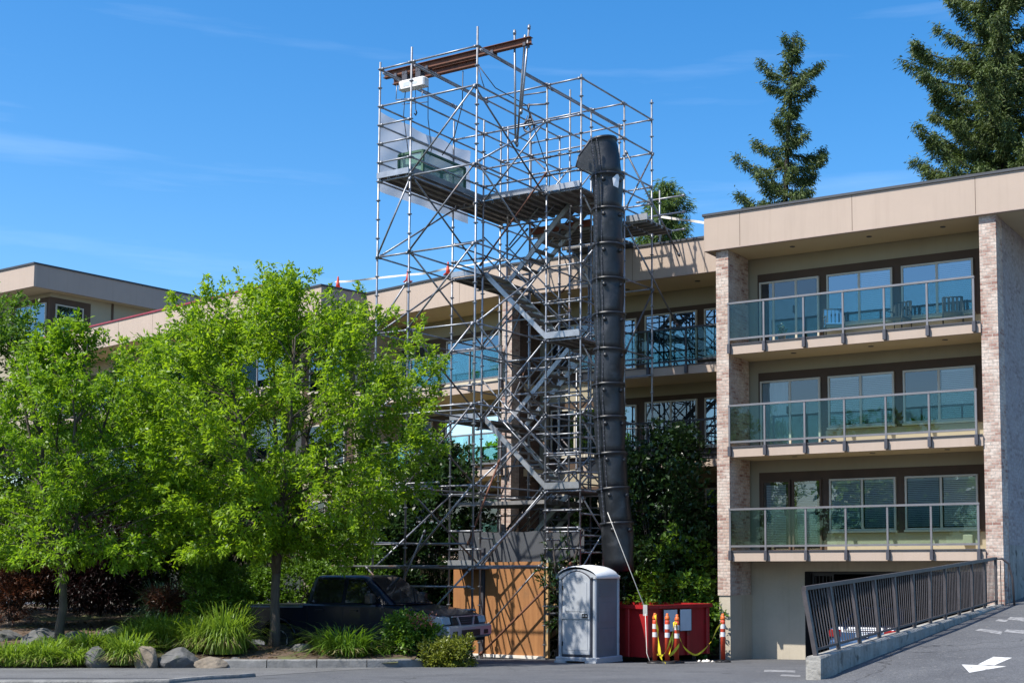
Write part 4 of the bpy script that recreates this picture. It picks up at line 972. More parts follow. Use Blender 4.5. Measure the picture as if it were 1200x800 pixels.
# ------------------------------------------------------------------ portable toilet
pc = Vector((gx(698, 31.1), 31.1))
PT = thing('portable_toilet', 'grey portable toilet with white domed roof next to the red dumpster', 'portable toilet', (pc.x, pc.y, lot(31.4)), -YAW)
w, d, hb = 1.04, 1.12, 2.02                            # front spans x -w..0 at y=0
m_ = MB(); m_.bbox(-w+.03, -.03, .03, d-.03, .12, hb, .03); m_.build('cabin', 'potty_shaded', PT)
m_ = MB()
for (x, y) in ((-w+.0, 0), (-.09, 0), (-w, d-.09), (-.09, d-.09)): m_.bbox(x, x+.09, y, y+.09, .1, hb-.005, .025)
m_.build('corner_post', 'potty', PT)
m_ = MB(); m_.bbox(-w-.05, .05, -.05, d+.05, .05, .14, .02)
for x in (-w, -.2): m_.box(x-.05, x+.25, -.07, d+.05, 0, .05)
m_.build('skid_base', 'potty', PT)
def arch(x0, x1, z0, z1, rise, n=10):
    pts = [(x0,z0),(x1,z0)]
    for i in range(n+1):
        f = i/n; x = x1+(x0-x1)*f; pts.append((x, z1+rise*math.sin(PI*f)**.8))
    return pts
m_ = MB(); m_.prism(arch(-w+.11, -.11, .15, 1.97, .19), -.008, .028, .006); fr_ = m_.build('door_surround', 'bracket', PT)
m_ = MB(); m_.prism(arch(-w+.14, -.14, .2, 1.95, .18), -.03, -.0085, .008); dr = m_.build('door', 'potty', PT)
m_ = MB(); m_.prism([(-w+.22,1.2),(-.22,1.2),(-.22,1.88)]+[(-.22+(-w+.44)*i/8, 1.88+.14*math.sin(PI*i/8)) for i in range(1,8)]+[(-w+.22,1.88)], -.038, -.0305, .006); m_.prism([(-w+.2,.3),(-.2,.3),(-.2,1.0),(-w+.2,1.0)], -.036, -.0305, .005); m_.build('door_relief', 'potty', dr)
m_ = MB(); m_.bbox(-w+.13, -.14, -.055, -.031, 1.03, 1.17, .01); m_.build('cross_bar', 'potty', dr)
m_ = MB(); m_.box(-.33, -.18, -.075, -.056, 1.06, 1.15); m_.build('latch', 'trim', dr)
m_ = MB(); m_.box(-.3, -.26, -.09, -.076, 1.09, 1.12); m_.box(-.22, -.19, -.09, -.076, 1.09, 1.12); m_.build('handle', 'potty', dr)
m_ = MB(); [m_.box(-w+.135, -w+.165, -.045, -.03, z, z+.1) for z in (.4, 1.05, 1.7)]; m_.build('hinge', 'trim', dr)
m_ = MB()
for k in range(5): z = 1.86-.07*k; m_.prism([(.17,z),(.17,z)][:0] or [(0,z),(.012,z-.03),(0,z-.035)], .2, d-.2) if False else m_.box(-.032, -.012, .2, d-.2, z-.02, z)
for (za, zb_) in ((.95,1.42),(.3,.8)):
    m_.bbox(-.034, -.018, .16, d-.16, za, zb_, .006)
m_.build('side_louvre', 'potty_shaded', PT)
m_ = MB(); m_.prism(arch(-w-.02, .02, hb-.02, hb, .17), .004, d-.01); m_.build('gable', 'potty', PT)
prof_ = [(-w-.05,hb-.05),(.05,hb-.05)]+[(.05+(-w-.10)*i/14, hb+.01+.235*math.sin(PI*i/14)**.62) for i in range(15)]
vs = []; nr = len(prof_); rr = ((-.012,.93,.0),(0.0,1.,0.),(.5*d,1.02,.02),(d-.12,1.,0.),(d+.04,.92,-.08)); cxm = -w/2
for y, k, dzz in rr:
    for x, z in prof_: vs.append((cxm+(x-cxm)*(k if y != -.012 else .99), y-.02, hb-.05+(z-hb+.05)*k+dzz*(z>hb)))
fs = [(j*nr+i, j*nr+(i+1)%nr, (j+1)*nr+(i+1)%nr, (j+1)*nr+i) for j in range(len(rr)-1) for i in range(nr)]+[tuple((len(rr)-1)*nr+i for i in range(nr))]
m_ = MB(); m_.add(vs, fs, True); m_.build('roof', 'potty_roof', PT)
# ------------------------------------------------------------------ dumpster
dc = Vector((gx(756, 32.0), 32.0)); DR = math.radians(44.5); dR = Vector((math.sin(DR), math.cos(DR)))
DU = thing('dumpster', 'red steel dumpster with vertical ribs below the black chute', 'dumpster', (dc.x, dc.y, lot(32.6)), -DR)
Ld, Dd, Hd, zb = 2.9, 2.28, 1.38, .14                    # long side runs left from the near corner, the short end faces right
m_ = MB()
m_.box(-Ld, 0, 0, .05, zb, Hd); m_.box(-Ld, 0, Dd-.05, Dd, zb, Hd); m_.box(-.05, 0, .05, Dd-.05, zb, Hd); m_.box(-Ld, -Ld+.05, .05, Dd-.05, zb, Hd); m_.box(-Ld+.05, -.05, .05, Dd-.05, zb+.02, zb+.08)
m_.build('container_body', 'red', DU)
x = -.5
while x > -Ld+.2:
    m_ = MB(); m_.prism([(x-.09,zb),(x+.03,zb),(x+.03,Hd-.09),(x-.09,Hd-.09)], -.085, -.001, .02); m_.build('rib', 'red', DU); x -= .62
for y in (.06, .98, 1.5, Dd-.06): m_ = MB(); m_.bbox(.001, .075, y-.055, y+.055, zb, Hd-.091, .015); m_.build('rib', 'red', DU)
m_ = MB(); m_.bar((-Ld-.05,-.03,Hd-.04), (.09,-.03,Hd-.04), .12, .09); m_.bar((.04,.031,Hd-.045), (.04,Dd-.03,Hd-.045), .11, .085); m_.bar((-Ld,Dd+.03,Hd-.04), (.09,Dd+.03,Hd-.04), .12, .09); m_.bar((-Ld,.031,Hd-.042), (-Ld,Dd-.031,Hd-.042), .1, .08); m_.build('top_rim', 'red', DU)
for y in (.3, 1.8): m_ = MB(); m_.box(-Ld+.1, -.1, y, y+.15, 0, zb-.001); m_.build('skid_rail', 'trim', DU)
def duy(u):                                            # photo column -> distance along the dumpster's right end
    k = (u-CX)/1561.; return (k*dc.y-dc.x)/(dR.x-k*dR.y)
for u0, u1 in ((774.5, 790), (793.5, 806.5)):
    m_ = MB(); m_.box(.079, .095, duy(u0), duy(u1), .74, 1.26); s_ = m_.build('notice_board', 'sign', DU)
    m_ = MB(); y0, y1 = duy(u0), duy(u1)
    for q in ((y0-.012,y1+.012,.728,.74),(y0-.012,y1+.012,1.26,1.272),(y0-.012,y0,.7401,1.2599),(y1,y1+.012,.7401,1.2599)): m_.box(.079, .098, *q)
    m_.build('board_frame', 'trim', s_)
# ------------------------------------------------------------------ delineator posts and tape
def delineator(u, Y, label, h=1.16, lean=0.):
    T = thing('delineator_post', label, 'traffic post', (gx(u, Y), Y, lot(Y)), 0, 'orange delineator posts by the dumpster')
    T.rotation_euler = (0, lean, .7)
    m_ = MB(); m_.lathe([(.19,0),(.19,.03),(.15,.05),(.06,.07)], 10); m_.build('rubber_base', 'trim', T)
    m_ = MB(); m_.lathe([(.058,.07),(.058,h-.20),(.052,h-.16)], 14); m_.build('tube', 'orange', T)
    for z in (h-.55, h-.36): 
        m_ = MB(); m_.lathe([(.0595,z),(.0595,z+.11)], 14, None, True, False); m_.build('reflective_sleeve', 'reflective', T)
    m_ = MB(); m_.lathe([(.05,h-.16),(.062,h-.12),(.05,h-.07),(.03,h-.05),(.036,h-.02),(.02,h)], 12); m_.path([(-.05,0,h-.09),(0,0,h-.02),(.05,0,h-.09)], .014, 6); m_.build('grip_top', 'orange_band', T)
    return T
delineator(767.3, 31.0, 'leftmost orange post, a yellow tape falling from its top to the ground')
delineator(781.8, 30.8, 'paler orange post second from the left in front of the dumpster sign', 1.15)
delineator(792.5, 31.1, 'orange post standing at the middle of the dumpster with the long tape tied to it', 1.13, .02)
delineator(846.7, 32.0, 'bright orange post standing apart by the painted base of the brick pier', 1.16)
def ribbon(pts, w=.05):
    m_ = MB(); P = [Vector(p) for p in pts]
    Q = []
    for i in range(len(P)-1):                          # smooth the hand-placed points
        for k in range(4):
            t = k/4; p0, p1, p2, p3 = P[max(i-1,0)], P[i], P[i+1], P[min(i+2,len(P)-1)]
            Q.append(.5*((2*p1)+(p2-p0)*t+(2*p0-5*p1+4*p2-p3)*t*t+(3*p1-p0-3*p2+p3)*t**3))
    Q.append(P[-1]); vs = []
    for i, p in enumerate(Q):
        a = i*.55; n = Vector((math.cos(a)*.6, -.3, abs(math.sin(a))+.4)).normalized(); vs += [p+n*w/2, p-n*w/2]
    m_.add(vs, [(2*i,2*i+2,2*i+3,2*i+1) for i in range(len(Q)-1)], True); return m_
tag(ribbon([at(792.5,729,31.02), at(795,742,31.0), at(801,757,31.0), at(810,765,31.1), at(817,766.5,31.3), at(826,760,31.5), at(834,750,31.7), at(840,737,31.9), at(846,729,31.94)], .045).build('caution_tape', 'yellow'), 'yellow tape sagging from the middle post to the lone post by the pier', 'tape')
tag(ribbon([at(768,720,30.93), at(769.5,728,30.9), at(771,745,30.88), at(773,764,30.85), at(777,774,30.8), at(780,777.5,30.6)], .09).build('caution_tape', 'yellow'), 'wide yellow tape hanging from the top of the leftmost post', 'tape')
tag(ribbon([at(792,729,31.0), at(787,745,30.8), at(783,757,30.7), at(778,766,30.7), at(774,768,30.75), at(770,766,30.85)], .05).build('caution_tape', 'yellow'), 'yellow tape drooping between the leftmost post and the middle post', 'tape')
tag(ribbon([at(790,728,31.02), at(788.5,742,30.9), at(787.5,755,30.8), at(784,767,30.75), at(789,764,30.9), at(796,755,31.0)], .07).build('caution_tape', 'yellow'), 'bunched yellow tape hanging against the two middle posts', 'tape')
m_ = MB()
for k in range(9):
    p = at(818+rt.uniform(0,18), 769, 32.1+rt.uniform(-.1,.3)); p.z = lot(p.y)+.02; s = rt.uniform(.02,.055)
    m_.add([p+Vector((-s,0,-.01)), p+Vector((s*.3,-s,0)), p+Vector((s,s*.4,.01)), p+Vector((0,s,s*.9))], [(0,1,2),(0,2,3),(1,2,3),(0,1,3)])
tag(m_.build('crumpled_plastic', 'tapewhite'), 'crumpled pale plastic sheeting on the ground at the dumpster corner', 'rubbish')
# cones and tape along the roof edge
def roof_cone(u, v, Y, label):
    T = thing('traffic_cone', label, 'cone', at(u, v+6, Y), .4, 'little orange cones on the roof edge')
    m_ = MB(); m_.lathe([(.085,.03),(.06,.18),(.025,.42),(.02,.43)], 10); m_.build('cone_body', 'orange', T)
    m_ = MB(); m_.box(-.13,.13,-.13,.13,0,.03); m_.build('base', 'orange', T)
for a in ((396, 332, 46.3, 'orange cone at the left corner of the roof where the tape begins'), (478, 324.5, 44.1, 'orange cone on the roof edge behind the left scaffold standards'), (525, 316, 42.9, 'orange cone on the roof edge just left of the upper scaffold landing')): roof_cone(*a)
tag(ribbon([at(393,330,46.4), at(410,329.5,45.9), at(440,326,45.0), at(478,322,44.1), at(500,320,43.5), at(525,314.5,42.9), at(560,309,42.0), at(590,303,41.2)], .07).build('barrier_tape', 'tapewhite'), 'pale barrier tape strung between the cones along the left roof edge', 'tape')
tag(ribbon([at(775,254,38.4), at(795,257,37.9), at(812,259,37.5), at(831,262,36.9)], .07).build('barrier_tape', 'tapewhite'), 'pale barrier tape running from the scaffold to the near block roof corner', 'tape')
# ------------------------------------------------------------------ vehicles
def arc(ax, r, z0, n=9):
    a0 = math.asin(min(1, max(-1,(z0-.40)/r))); return [(ax-r*math.cos(a0+(PI-2*a0)*i/n), .40+r*math.sin(a0+(PI-2*a0)*i/n)) for i in range(n+1)]
def wheel(par, x, y, r, w, out):
    s = 1 if out > 0 else -1
    A = Matrix.Translation((x,y,r)) @ Matrix.Rotation(-s*PI/2, 4, 'X')
    m_ = MB(); m_.lathe([(r*.62,-w/2),(r*.94,-w/2),(r,-w*.32),(r,w*.32),(r*.94,w/2),(r*.62,w/2)], 28, A); wl_ = m_.build('wheel', 'tyre', par)
    m_ = MB(); m_.lathe([(r*.63,w*.52),(r*.58,w*.5),(r*.55,w*.3),(r*.2,w*.25),(r*.12,w*.42),(.001,w*.42)], 24, A, True, False)
    for k in range(6):
        a = k*PI/3; m_.T = A; m_.bar((r*.12*math.cos(a),r*.12*math.sin(a),w*.40), (r*.58*math.cos(a),r*.58*math.sin(a),w*.45), .07, .03, (0,0,1)); m_.T = None
    m_.build('rim', 'chrome', wl_)
def greenhouse(par, name, m, z0, z1, xr0, xf0, xr1, xf1, w0, w1, rc=.1):
    rings_ = []
    for f, ins in ((0,0),(.5,-.012),(.9,0),(.98,.05),(1.,.14)):
        a, b_ = xr0+(xr1-xr0)*f+ins, xf0+(xf1-xf0)*f-ins; w = w0+(w1-w0)*f-ins; z = z0+(z1-z0)*f
        rings_.append([(a,-w+rc,z),(a+rc*.6,-w+.015,z),(a+rc*1.6,-w,z),(b_-rc*1.6,-w,z),(b_-rc*.5,-w+.03,z),(b_,-w+rc*2,z),(b_+.03,0,z),(b_,w-rc*2,z),(b_-rc*.5,w-.03,z),(b_-rc*1.6,w,z),(a+rc*1.6,w,z),(a+rc*.6,w-.015,z),(a,w-rc,z)])
    n = len(rings_[0]); m_ = MB(); fs = [(k*n+i, k*n+(i+1)%n, (k+1)*n+(i+1)%n, (k+1)*n+i) for k in range(len(rings_)-1) for i in range(n)]+[tuple((len(rings_)-1)*n+i for i in range(n))]
    m_.add([p for r in rings_ for p in r], fs, True); return m_.build(name, m, par)
th = math.radians(23)
cpt = Vector((gx(518, 29.75), 29.75)); fwd = Vector((math.cos(th), -math.sin(th))); lat = Vector((math.sin(th), math.cos(th)))
org = cpt - fwd*5.62 + lat*.98
TK = thing('pickup_truck', 'black crew cab pickup truck parked between the planting bed and the scaffold', 'pickup truck', (org.x, org.y, .26), -th)
prof = [(.02,.66),(.08,.55)]+arc(1.2,.5,.5)+arc(4.72,.5,.48)+[(5.5,.52),(5.6,.62),(5.62,.84),(5.58,.97),(5.45,1.035),(5.0,1.14),(4.3,1.235),(4.0,1.26),(1.86,1.27),(1.84,1.22),(.1,1.22),(.02,1.17)]
m_ = MB(); m_.prism(prof, -.98, .98, .05, False); body = m_.build('body', 'truck', TK)
for ax in (1.2, 4.72): 
    for s in (-1, 1): m_ = MB(); m_.path([(x, s*.975, z) for x, z in arc(ax,.5,.5)], .035, 6); m_.build('wheel_arch', 'truck', body)
m_ = MB(); m_.box(.12, 1.78, -.86, .86, 1.221, 1.226); m_.build('bed_liner', 'trim', body)  # thin dark panel laid on the closed top of the bed
m_ = MB(); m_.box(.3, 5.3, -.8, .8, .4, .6); m_.build('chassis', 'trim', TK)
gh = greenhouse(TK, 'cab', 'truck', 1.26, 1.93, 1.86, 4.3, 2.02, 3.42, .93, .74)
def side_pt(x, f, s, off): return (x, s*(.93+(.74-.93)*f+off), 1.26+.67*f)
for s in (-1, 1):
    for xa0, xa1, xb0, xb1 in ((2.08,2.16,2.92,2.92),(3.02,3.02,4.02,3.42)):
        m_ = MB(); P = [side_pt(xa0,.06,s,.016), side_pt(xb0,.06,s,.016), side_pt(xb1,.86,s,.016), side_pt(xa1,.86,s,.016)]; Q = [(p[0],p[1]-s*.02,p[2]) for p in P]
        m_.add(P+Q, [(0,1,2,3),(0,1,5,4),(1,2,6,5),(2,3,7,6),(3,0,4,7)]); m_.build('side_window', 'carglass', TK)
    for xh in (2.25, 3.2):
        m_ = MB(); m_.bbox(xh, xh+.2, s*1.0-.02, s*1.0+.02, 1.1, 1.14, .008); m_.build('door_handle', 'truck', TK)
    m_ = MB()
    for xd in (2.0, 2.98, 4.12): m_.box(xd-.006, xd+.006, s*.9815-.002, s*.9815+.002, .58, 1.22)
    m_.build('door_gap', 'trim', body)
    m_ = MB(); m_.bbox(3.72, 3.93, s*1.12-.1, s*1.12+.1, 1.3, 1.52, .04); m_.box(3.8, 3.86, min(s*.9,s*1.03), max(s*.9,s*1.03), 1.33, 1.38); m_.build('mirror', 'trim', TK)
    m_ = MB(); m_.tube((1.9,s*1.0,.5), (4.1,s*1.0,.5), .045, 8); m_.build('side_step', 'trim', TK)
    y0, y1 = (s*.62, s*.985) if s > 0 else (s*.985, s*.62)
    m_ = MB(); m_.prism([(5.2,.90),(5.60,.80),(5.66,.84),(5.62,.985),(5.3,1.05)], y0, y1, .02); m_.build('headlight', 'lamp', TK)
    m_ = MB(); m_.bbox(-.015, .1, s*.93-.06, s*.93+.06, .78, 1.16, .02); m_.build('tail_light', 'taillamp', TK)
    for ax in (1.2, 4.72): wheel(TK, ax, s*.82, .40, .27, s)
f0, f1 = .03, .95
def ws(f, w, off): x = 4.3+(3.42-4.3)*f; return [(x+off, -w, 1.26+.67*f), (x+off+.03, 0, 1.26+.67*f), (x+off, w, 1.26+.67*f)]
m_ = MB(); P = ws(.05,.78,.03)+ws(.93,.62,.03); m_.add(P, [(0,1,4,3),(1,2,5,4)]); m_.build('windscreen', 'carglass', TK)
m_ = MB(); P = [(1.85,-.7,1.36),(1.85,.7,1.36),(1.985,.58,1.86),(1.985,-.58,1.86)]; m_.add([(a-.02,b_,c) for a,b_,c in P], [(0,1,2,3)]); m_.build('rear_window', 'carglass', TK)
m_ = MB(); m_.prism([(5.56,.66),(5.66,.66),(5.69,.86),(5.64,1.0),(5.54,1.0)], -.61, .61, .015); gr = m_.build('grille', 'trim', TK)
m_ = MB()
for s in (-1, 1):
    m_.bar((5.70,s*.27,.77), (5.67,s*.38,.99), .03, .055, (0,1,0))
m_.bar((5.71,-.3,.77), (5.71,.3,.77), .04, .03); m_.bar((5.665,-.6,1.0), (5.665,.6,1.0), .04, .02)
m_.build('grille_trim', 'bright', gr)
m_ = MB(); [m_.bar((5.70-.01*k,-.23,.81+.05*k), (5.70-.01*k,.23,.81+.05*k), .03, .015) for k in range(4)]; m_.build('grille_slat', 'bracket', gr)
m_ = MB(); m_.prism([(5.45,.5),(5.74,.5),(5.82,.56),(5.82,.76),(5.76,.8),(5.45,.8)], -1.0, 1.0, .04); bp_ = m_.build('bumper', 'bright', TK)
m_ = MB(); m_.box(5.815, 5.825, -.42, .42, .55, .70); m_.box(5.8, 5.826, -.8, -.6, .58, .68); m_.box(5.8, 5.826, .6, .8, .58, .68); m_.build('air_intake', 'trim', bp_)
m_ = MB(); m_.prism([(5.3,.38),(5.66,.42),(5.7,.495),(5.3,.495)], -.9, .9, .02); m_.build('lower_valance', 'trim', TK)
m_ = MB(); m_.bbox(-.14, .03, -.95, .95, .55, .74, .03); m_.build('rear_bumper', 'chrome', TK)
m_ = MB(); m_.bar((4.28,-.6,1.3), (4.12,.1,1.38), .015, .015); m_.bar((4.3,.1,1.3), (4.12,.6,1.38), .015, .015); m_.build('wiper', 'trim', TK)
# blue saloon going down into the garage
cl = Vector((OX, OY)) + R2*3.2 + B2*.95
CR = thing('parked_car', 'blue saloon car seen from behind at the garage mouth beyond the ramp railing', 'car', (cl.x, cl.y, -.06), -YAW+PI/2)
prof = [(.03,.42),(.2,.24)]+[(x, z-.08) for x, z in arc(.95,.36,.32)]+[(x, z-.08) for x, z in arc(3.55,.36,.32)]+[(4.2,.25),(4.42,.4),(4.42,.62),(4.2,.74),(3.3,.90),(3.0,.92),(1.0,.96),(.25,.955),(.1,.93),(.02,.8)]
m_ = MB(); m_.prism(prof, -.88, .88, .07); m_.build('body', 'bluecar', CR)
greenhouse(CR, 'cabin_roof', 'bluecar', .93, 1.40, .5, 3.35, 1.3, 2.45, .80, .60)
m_ = MB(); f = lambda t, w, o: [(.5+.8*t-o,-w,.93+.47*t),(.5+.8*t-o,w,.93+.47*t)]
P = f(.08,.66,.03)+f(.9,.52,.03); m_.add(P, [(0,1,3,2)]); m_.build('rear_window', 'carglass', CR)
for s in (-1, 1):
    for xa0, xa1, xb0, xb1 in ((.95,1.35,1.75,1.75),(1.83,1.83,2.95,2.45)):
        P = [(xa0,s*(.80-.2*.1+.012),.977),(xb0,s*(.80-.2*.1+.012),.977),(xb1,s*(.80-.2*.85+.014),1.33),(xa1,s*(.80-.2*.85+.014),1.33)]; m_ = MB(); m_.add(P, [(0,1,2,3)]); m_.build('side_window', 'carglass', CR)
    m_ = MB(); m_.bbox(-.005, .2, s*.73-.16, s*.73+.16, .68, .86, .03); m_.build('tail_light', 'taillamp', CR)
    for ax in (.95, 3.55): wheel(CR, ax, s*.76, .32, .2, s)
m_ = MB(); m_.bbox(-.07, .15, -.87, .87, .34, .6, .05); m_.build('rear_bumper', 'bluecar', CR)
m_ = MB(); m_.box(-.012, .03, -.16, .16, .68, .78); m_.build('number_plate', 'sign', CR)
m_ = MB(); m_.box(-.01, .02, -.5, .5, .87, .885); m_.build('boot_trim', 'bluecar', CR)
# ------------------------------------------------------------------ small things on the balconies
def rbw(x, y, z): p = Vector((OX, OY))+R2*x+B2*y; return (p.x, p.y, z)
def patio_chair(x, y, z, rz, label, m):
    T = thing('patio_chair', label, 'chair', rbw(x,y,z), -YAW+rz, 'chairs on the top balcony')
    m_ = MB(); m_.bbox(-.24,.24,-.24,.24,.40,.44,.01); m_.build('seat', m, T)
    m_ = MB(); [m_.box(-.22+.1*k, -.16+.1*k, .22,.25,.5,.86) for k in range(5)]; m_.build('backrest', m, T)
    for sx in (-.24,.24):
        m_ = MB(); m_.path([(sx,-.24,0),(sx,-.22,.62),(sx,.2,.64)], .016, 6); m_.path([(sx,.28,0),(sx,.22,.4),(sx,.25,.88)], .016, 6); m_.build('leg', 'trim', T)
    m_ = MB(); m_.tube((-.24,.25,.88),(.24,.25,.88),.016,6); m_.build('back_rail', 'trim', T)
M['bluefab'] = mat('blue_webbing', (.10,.28,.55), (.08,.22,.45), rough=.7)
patio_chair(2.65, .75, 8.17, .5, 'blue patio chair at the middle of the top balcony', 'bluefab')
patio_chair(4.35, .75, 8.17, -.2, 'dark patio chair below the centre window gap on the top balcony', 'trim')
patio_chair(5.75, .75, 8.17, .3, 'dark patio chair at the right end of the top balcony', 'trim')
PP = thing('potted_plant', 'small potted plant with white flowers on the top balcony', 'plant', rbw(1.36, .35, 8.17))
m_ = MB(); m_.lathe([(.07,0),(.1,.2),(.105,.2)], 12); m_.build('pot', 'white', PP)
SH = thing('garden_clogs', 'pair of pale blue shoes on the middle balcony edge', 'shoes', rbw(2.65, .12, 5.475), -YAW)
for x in (0, .2): m_ = MB(); m_.bbox(x-.05, x+.05, -.13, .13, 0, .09, .03); m_.build('shoe', 'sign', SH)
# ------------------------------------------------------------------ vegetation
def nrm(a): return a/np.maximum(np.linalg.norm(a, axis=-1, keepdims=True), 1e-9)
def leaves(name, tips, dirs, per, ln, wd, m, parent, rng, spread=.9, droop=.15, jit=.03, flat=.6):
    n = len(tips)*per
    T = np.repeat(tips, per, 0)+rng.normal(0, jit, (n,3)); D = np.repeat(dirs, per, 0)
    d = nrm(D*.8+rng.normal(0, spread*.6, (n,3))); d[:,2] -= droop*rng.random(n); d = nrm(d)
    s = nrm(np.cross(d, rng.normal(0,flat,(n,3))+np.array([-.2,-.2,1.]))); u = np.cross(s, d)
    l = (ln*rng.uniform(.65,1.25,n))[:,None]; w = (wd*rng.uniform(.7,1.2,n))[:,None]
    a = T; b = T+d*l*.45+s*w*.5+u*w*.18; c = T+d*l-np.array([0,0,1])*l*.12; e = T+d*l*.45-s*w*.5+u*w*.18
    V = np.stack([a,b,c,e],1).reshape(-1,3); F = np.arange(n*4).reshape(-1,4)
    return raw_mesh(name, V, F, m, parent)
def clumps(rng, centers, rad, tips_per, flat=.8):
    n = len(centers)*tips_per
    r = rng.normal(0, 1, (n,3)); r = nrm(r)*(rng.random((n,1))**.45); r[:,2] *= flat
    R = np.repeat(rad, tips_per)[:,None] if hasattr(rad, '__len__') else rad
    return np.repeat(centers, tips_per, 0)+r*R, r
def broadleaf(name, label, u, v, Y, ztop, zlow, half, m, seed, ncl=300, tips=26, per=6, ll=.14, lw=.05, r0=.13, fork=.28, asym=0., prof=None, bark='bark', group=None, offx=0., clr=.5, depth=.9):
    rng = np.random.default_rng(seed); rp = random.Random(seed)
    base = at(u, v, Y); T = thing(name, label, 'tree', base, 0, group)
    H = ztop-base.z; zl = zlow-base.z
    prof = prof or [(0,.60),(.2,.9),(.42,1.),(.62,.92),(.78,.74),(.9,.52),(1,.14)]
    ph = np.array([p[0] for p in prof]); pr = np.array([p[1] for p in prof])
    lobes = [(rp.uniform(0,2*PI), rp.uniform(.1,.95), rp.uniform(.08,.2)) for _ in range(13)]
    def rad(h, a):
        r = np.interp(h, ph, pr)*half
        k = np.ones_like(r)
        for la, lh, am in lobes: k += am*np.exp(-((h-lh)/.13)**2)*np.exp(-((np.angle(np.exp(1j*(a-la))))/.5)**2) - am*.06
        return r*k*(1+asym*np.cos(a))
    C = []
    while len(C) < ncl:
        h = rng.uniform(0,1,400); a = rng.uniform(0,2*PI,400); q = rng.random(400)**.5
        R = rad(h, a)
        x = R*q*np.cos(a)+offx; y = R*q*np.sin(a)*depth; z = zl+h*(H-zl-.25)
        keep = (np.sin(x*2.1+seed)*np.sin(y*2.3+1.3*seed)*np.sin(z*2.0+.7*seed) > -.22) & (rng.random(400) < .25+np.interp(h, ph, pr))
        for p in np.stack([x,y,z],1)[keep]: C.append(p)
    C = np.array(C[:ncl])
    # trunk and limbs
    mb = MB(); fk = H*fork; bend = [Vector((rp.uniform(-.05,.05), rp.uniform(-.05,.05), fk*i/4-.25*(i==0))) for i in range(5)]
    mb.path(bend, [r0*1.35, r0*1.05, r0*.95, r0*.9, r0*.85], 12)
    limbs = []
    nl = 6
    for k in range(nl):
        a = 2*PI*k/nl+rp.uniform(-.3,.3); el = rp.uniform(.5,.95)
        hh = H*(.93 if k == 0 else rp.uniform(.62,.88)); rr = half*(.08 if k == 0 else rp.uniform(.35,.6))
        st = bend[4] if k < 4 else bend[3].lerp(bend[4], .5)
        pts = []
        for i in range(9):
            f = i/8; p = Vector((math.cos(a)*rr*f**.85+offx*f, math.sin(a)*rr*f**.85*depth, 0)); p.z = fk+(hh-fk)*(f**.9); 
            p += Vector((rp.uniform(-.07,.07), rp.uniform(-.07,.07), 0))*min(1,f*3)
            if i == 0: p = st.copy()
            pts.append(p)
        rr_ = [r0*.62*(1-f/8)+.012 for f in range(9)]
        mb.path(pts, rr_, 8); limbs += [(p, r) for p, r in zip(pts[1:], rr_[1:])]
    LP = np.array([tuple(p) for p, _ in limbs]); LR = [r for _, r in limbs]
    for c in C[::2]:
        d = LP-c; sc_ = np.linalg.norm(d, axis=1)+np.maximum(0, d[:,2]+.55)*2.5
        i = int(np.argmin(sc_)); p = Vector(LP[i]); q = Vector(c); mid = p.lerp(q, .5)+Vector((rp.uniform(-.12,.12), rp.uniform(-.12,.12), rp.uniform(-.02,.16)))
        mb.path([p, mid, q, q+(q-mid)*.35], [min(LR[i]*.7,.022), .011, .007, .004], 4, True, False)
    mb.build('trunk', bark, T)
    out = nrm(C-np.array([offx,0,zl+(H-zl)*.3])); ax = nrm(out*.75+np.array([0,0,.5])+rng.normal(0,.35,(len(C),3)))
    tt = rng.random((len(C),tips)); ln_ = rng.uniform(.55,1.15,(len(C),1))*clr/.5
    rad_ = (.30-.22*tt)*clr/.5*rng.uniform(.8,1.2,(len(C),1))
    r = nrm(rng.normal(0,1,(len(C),tips,3)))*(rng.random((len(C),tips,1))**.5)
    P = (C[:,None,:]+ax[:,None,:]*((tt-.4)*ln_)[:,:,None]+r*rad_[:,:,None]).reshape(-1,3)
    D = nrm((r*.8).reshape(-1,3)+np.repeat(ax, tips, 0)*.6+np.array([0,0,.15]))
    leaves('crown', P, D, per, ll, lw, m, T, rng, .95, .3)
    return T
broadleaf('maple_tree', 'large bright green maple whose trunk stands just left of the black pickup', 322, 757, 29.4, 9.0, 2.7, 3.85, 'maple', 3, 560, 26, 5, .13, .05, .105, .21, .02, offx=.03, depth=.74)
broadleaf('maple_tree', 'bright green maple with a slim trunk near the left end of the planting bed', 70, 752, 28.9, 7.75, 2.55, 2.75, 'maple2', 21, 260, 26, 5, .13, .05, .09, .21, .0, prof=[(0,.8),(.2,1.),(.45,1.),(.62,.85),(.78,.62),(.9,.4),(1,.1)], offx=.15, depth=.74)
broadleaf('street_tree', 'darker green tree cut off by the left edge of the photo', -45, 735, 33, 9.7, 3.0, 2.9, 'midleaf', 33, 260, 22, 5, .15, .055, .11, .3, 0.)
broadleaf('garden_tree', 'green tree filling the gap between the two maples in front of the low block', 190, 720, 35.5, 8.6, 2.2, 2.7, 'maple2', 41, 280, 28, 5, .15, .055, .10, .26, 0., offx=.1)
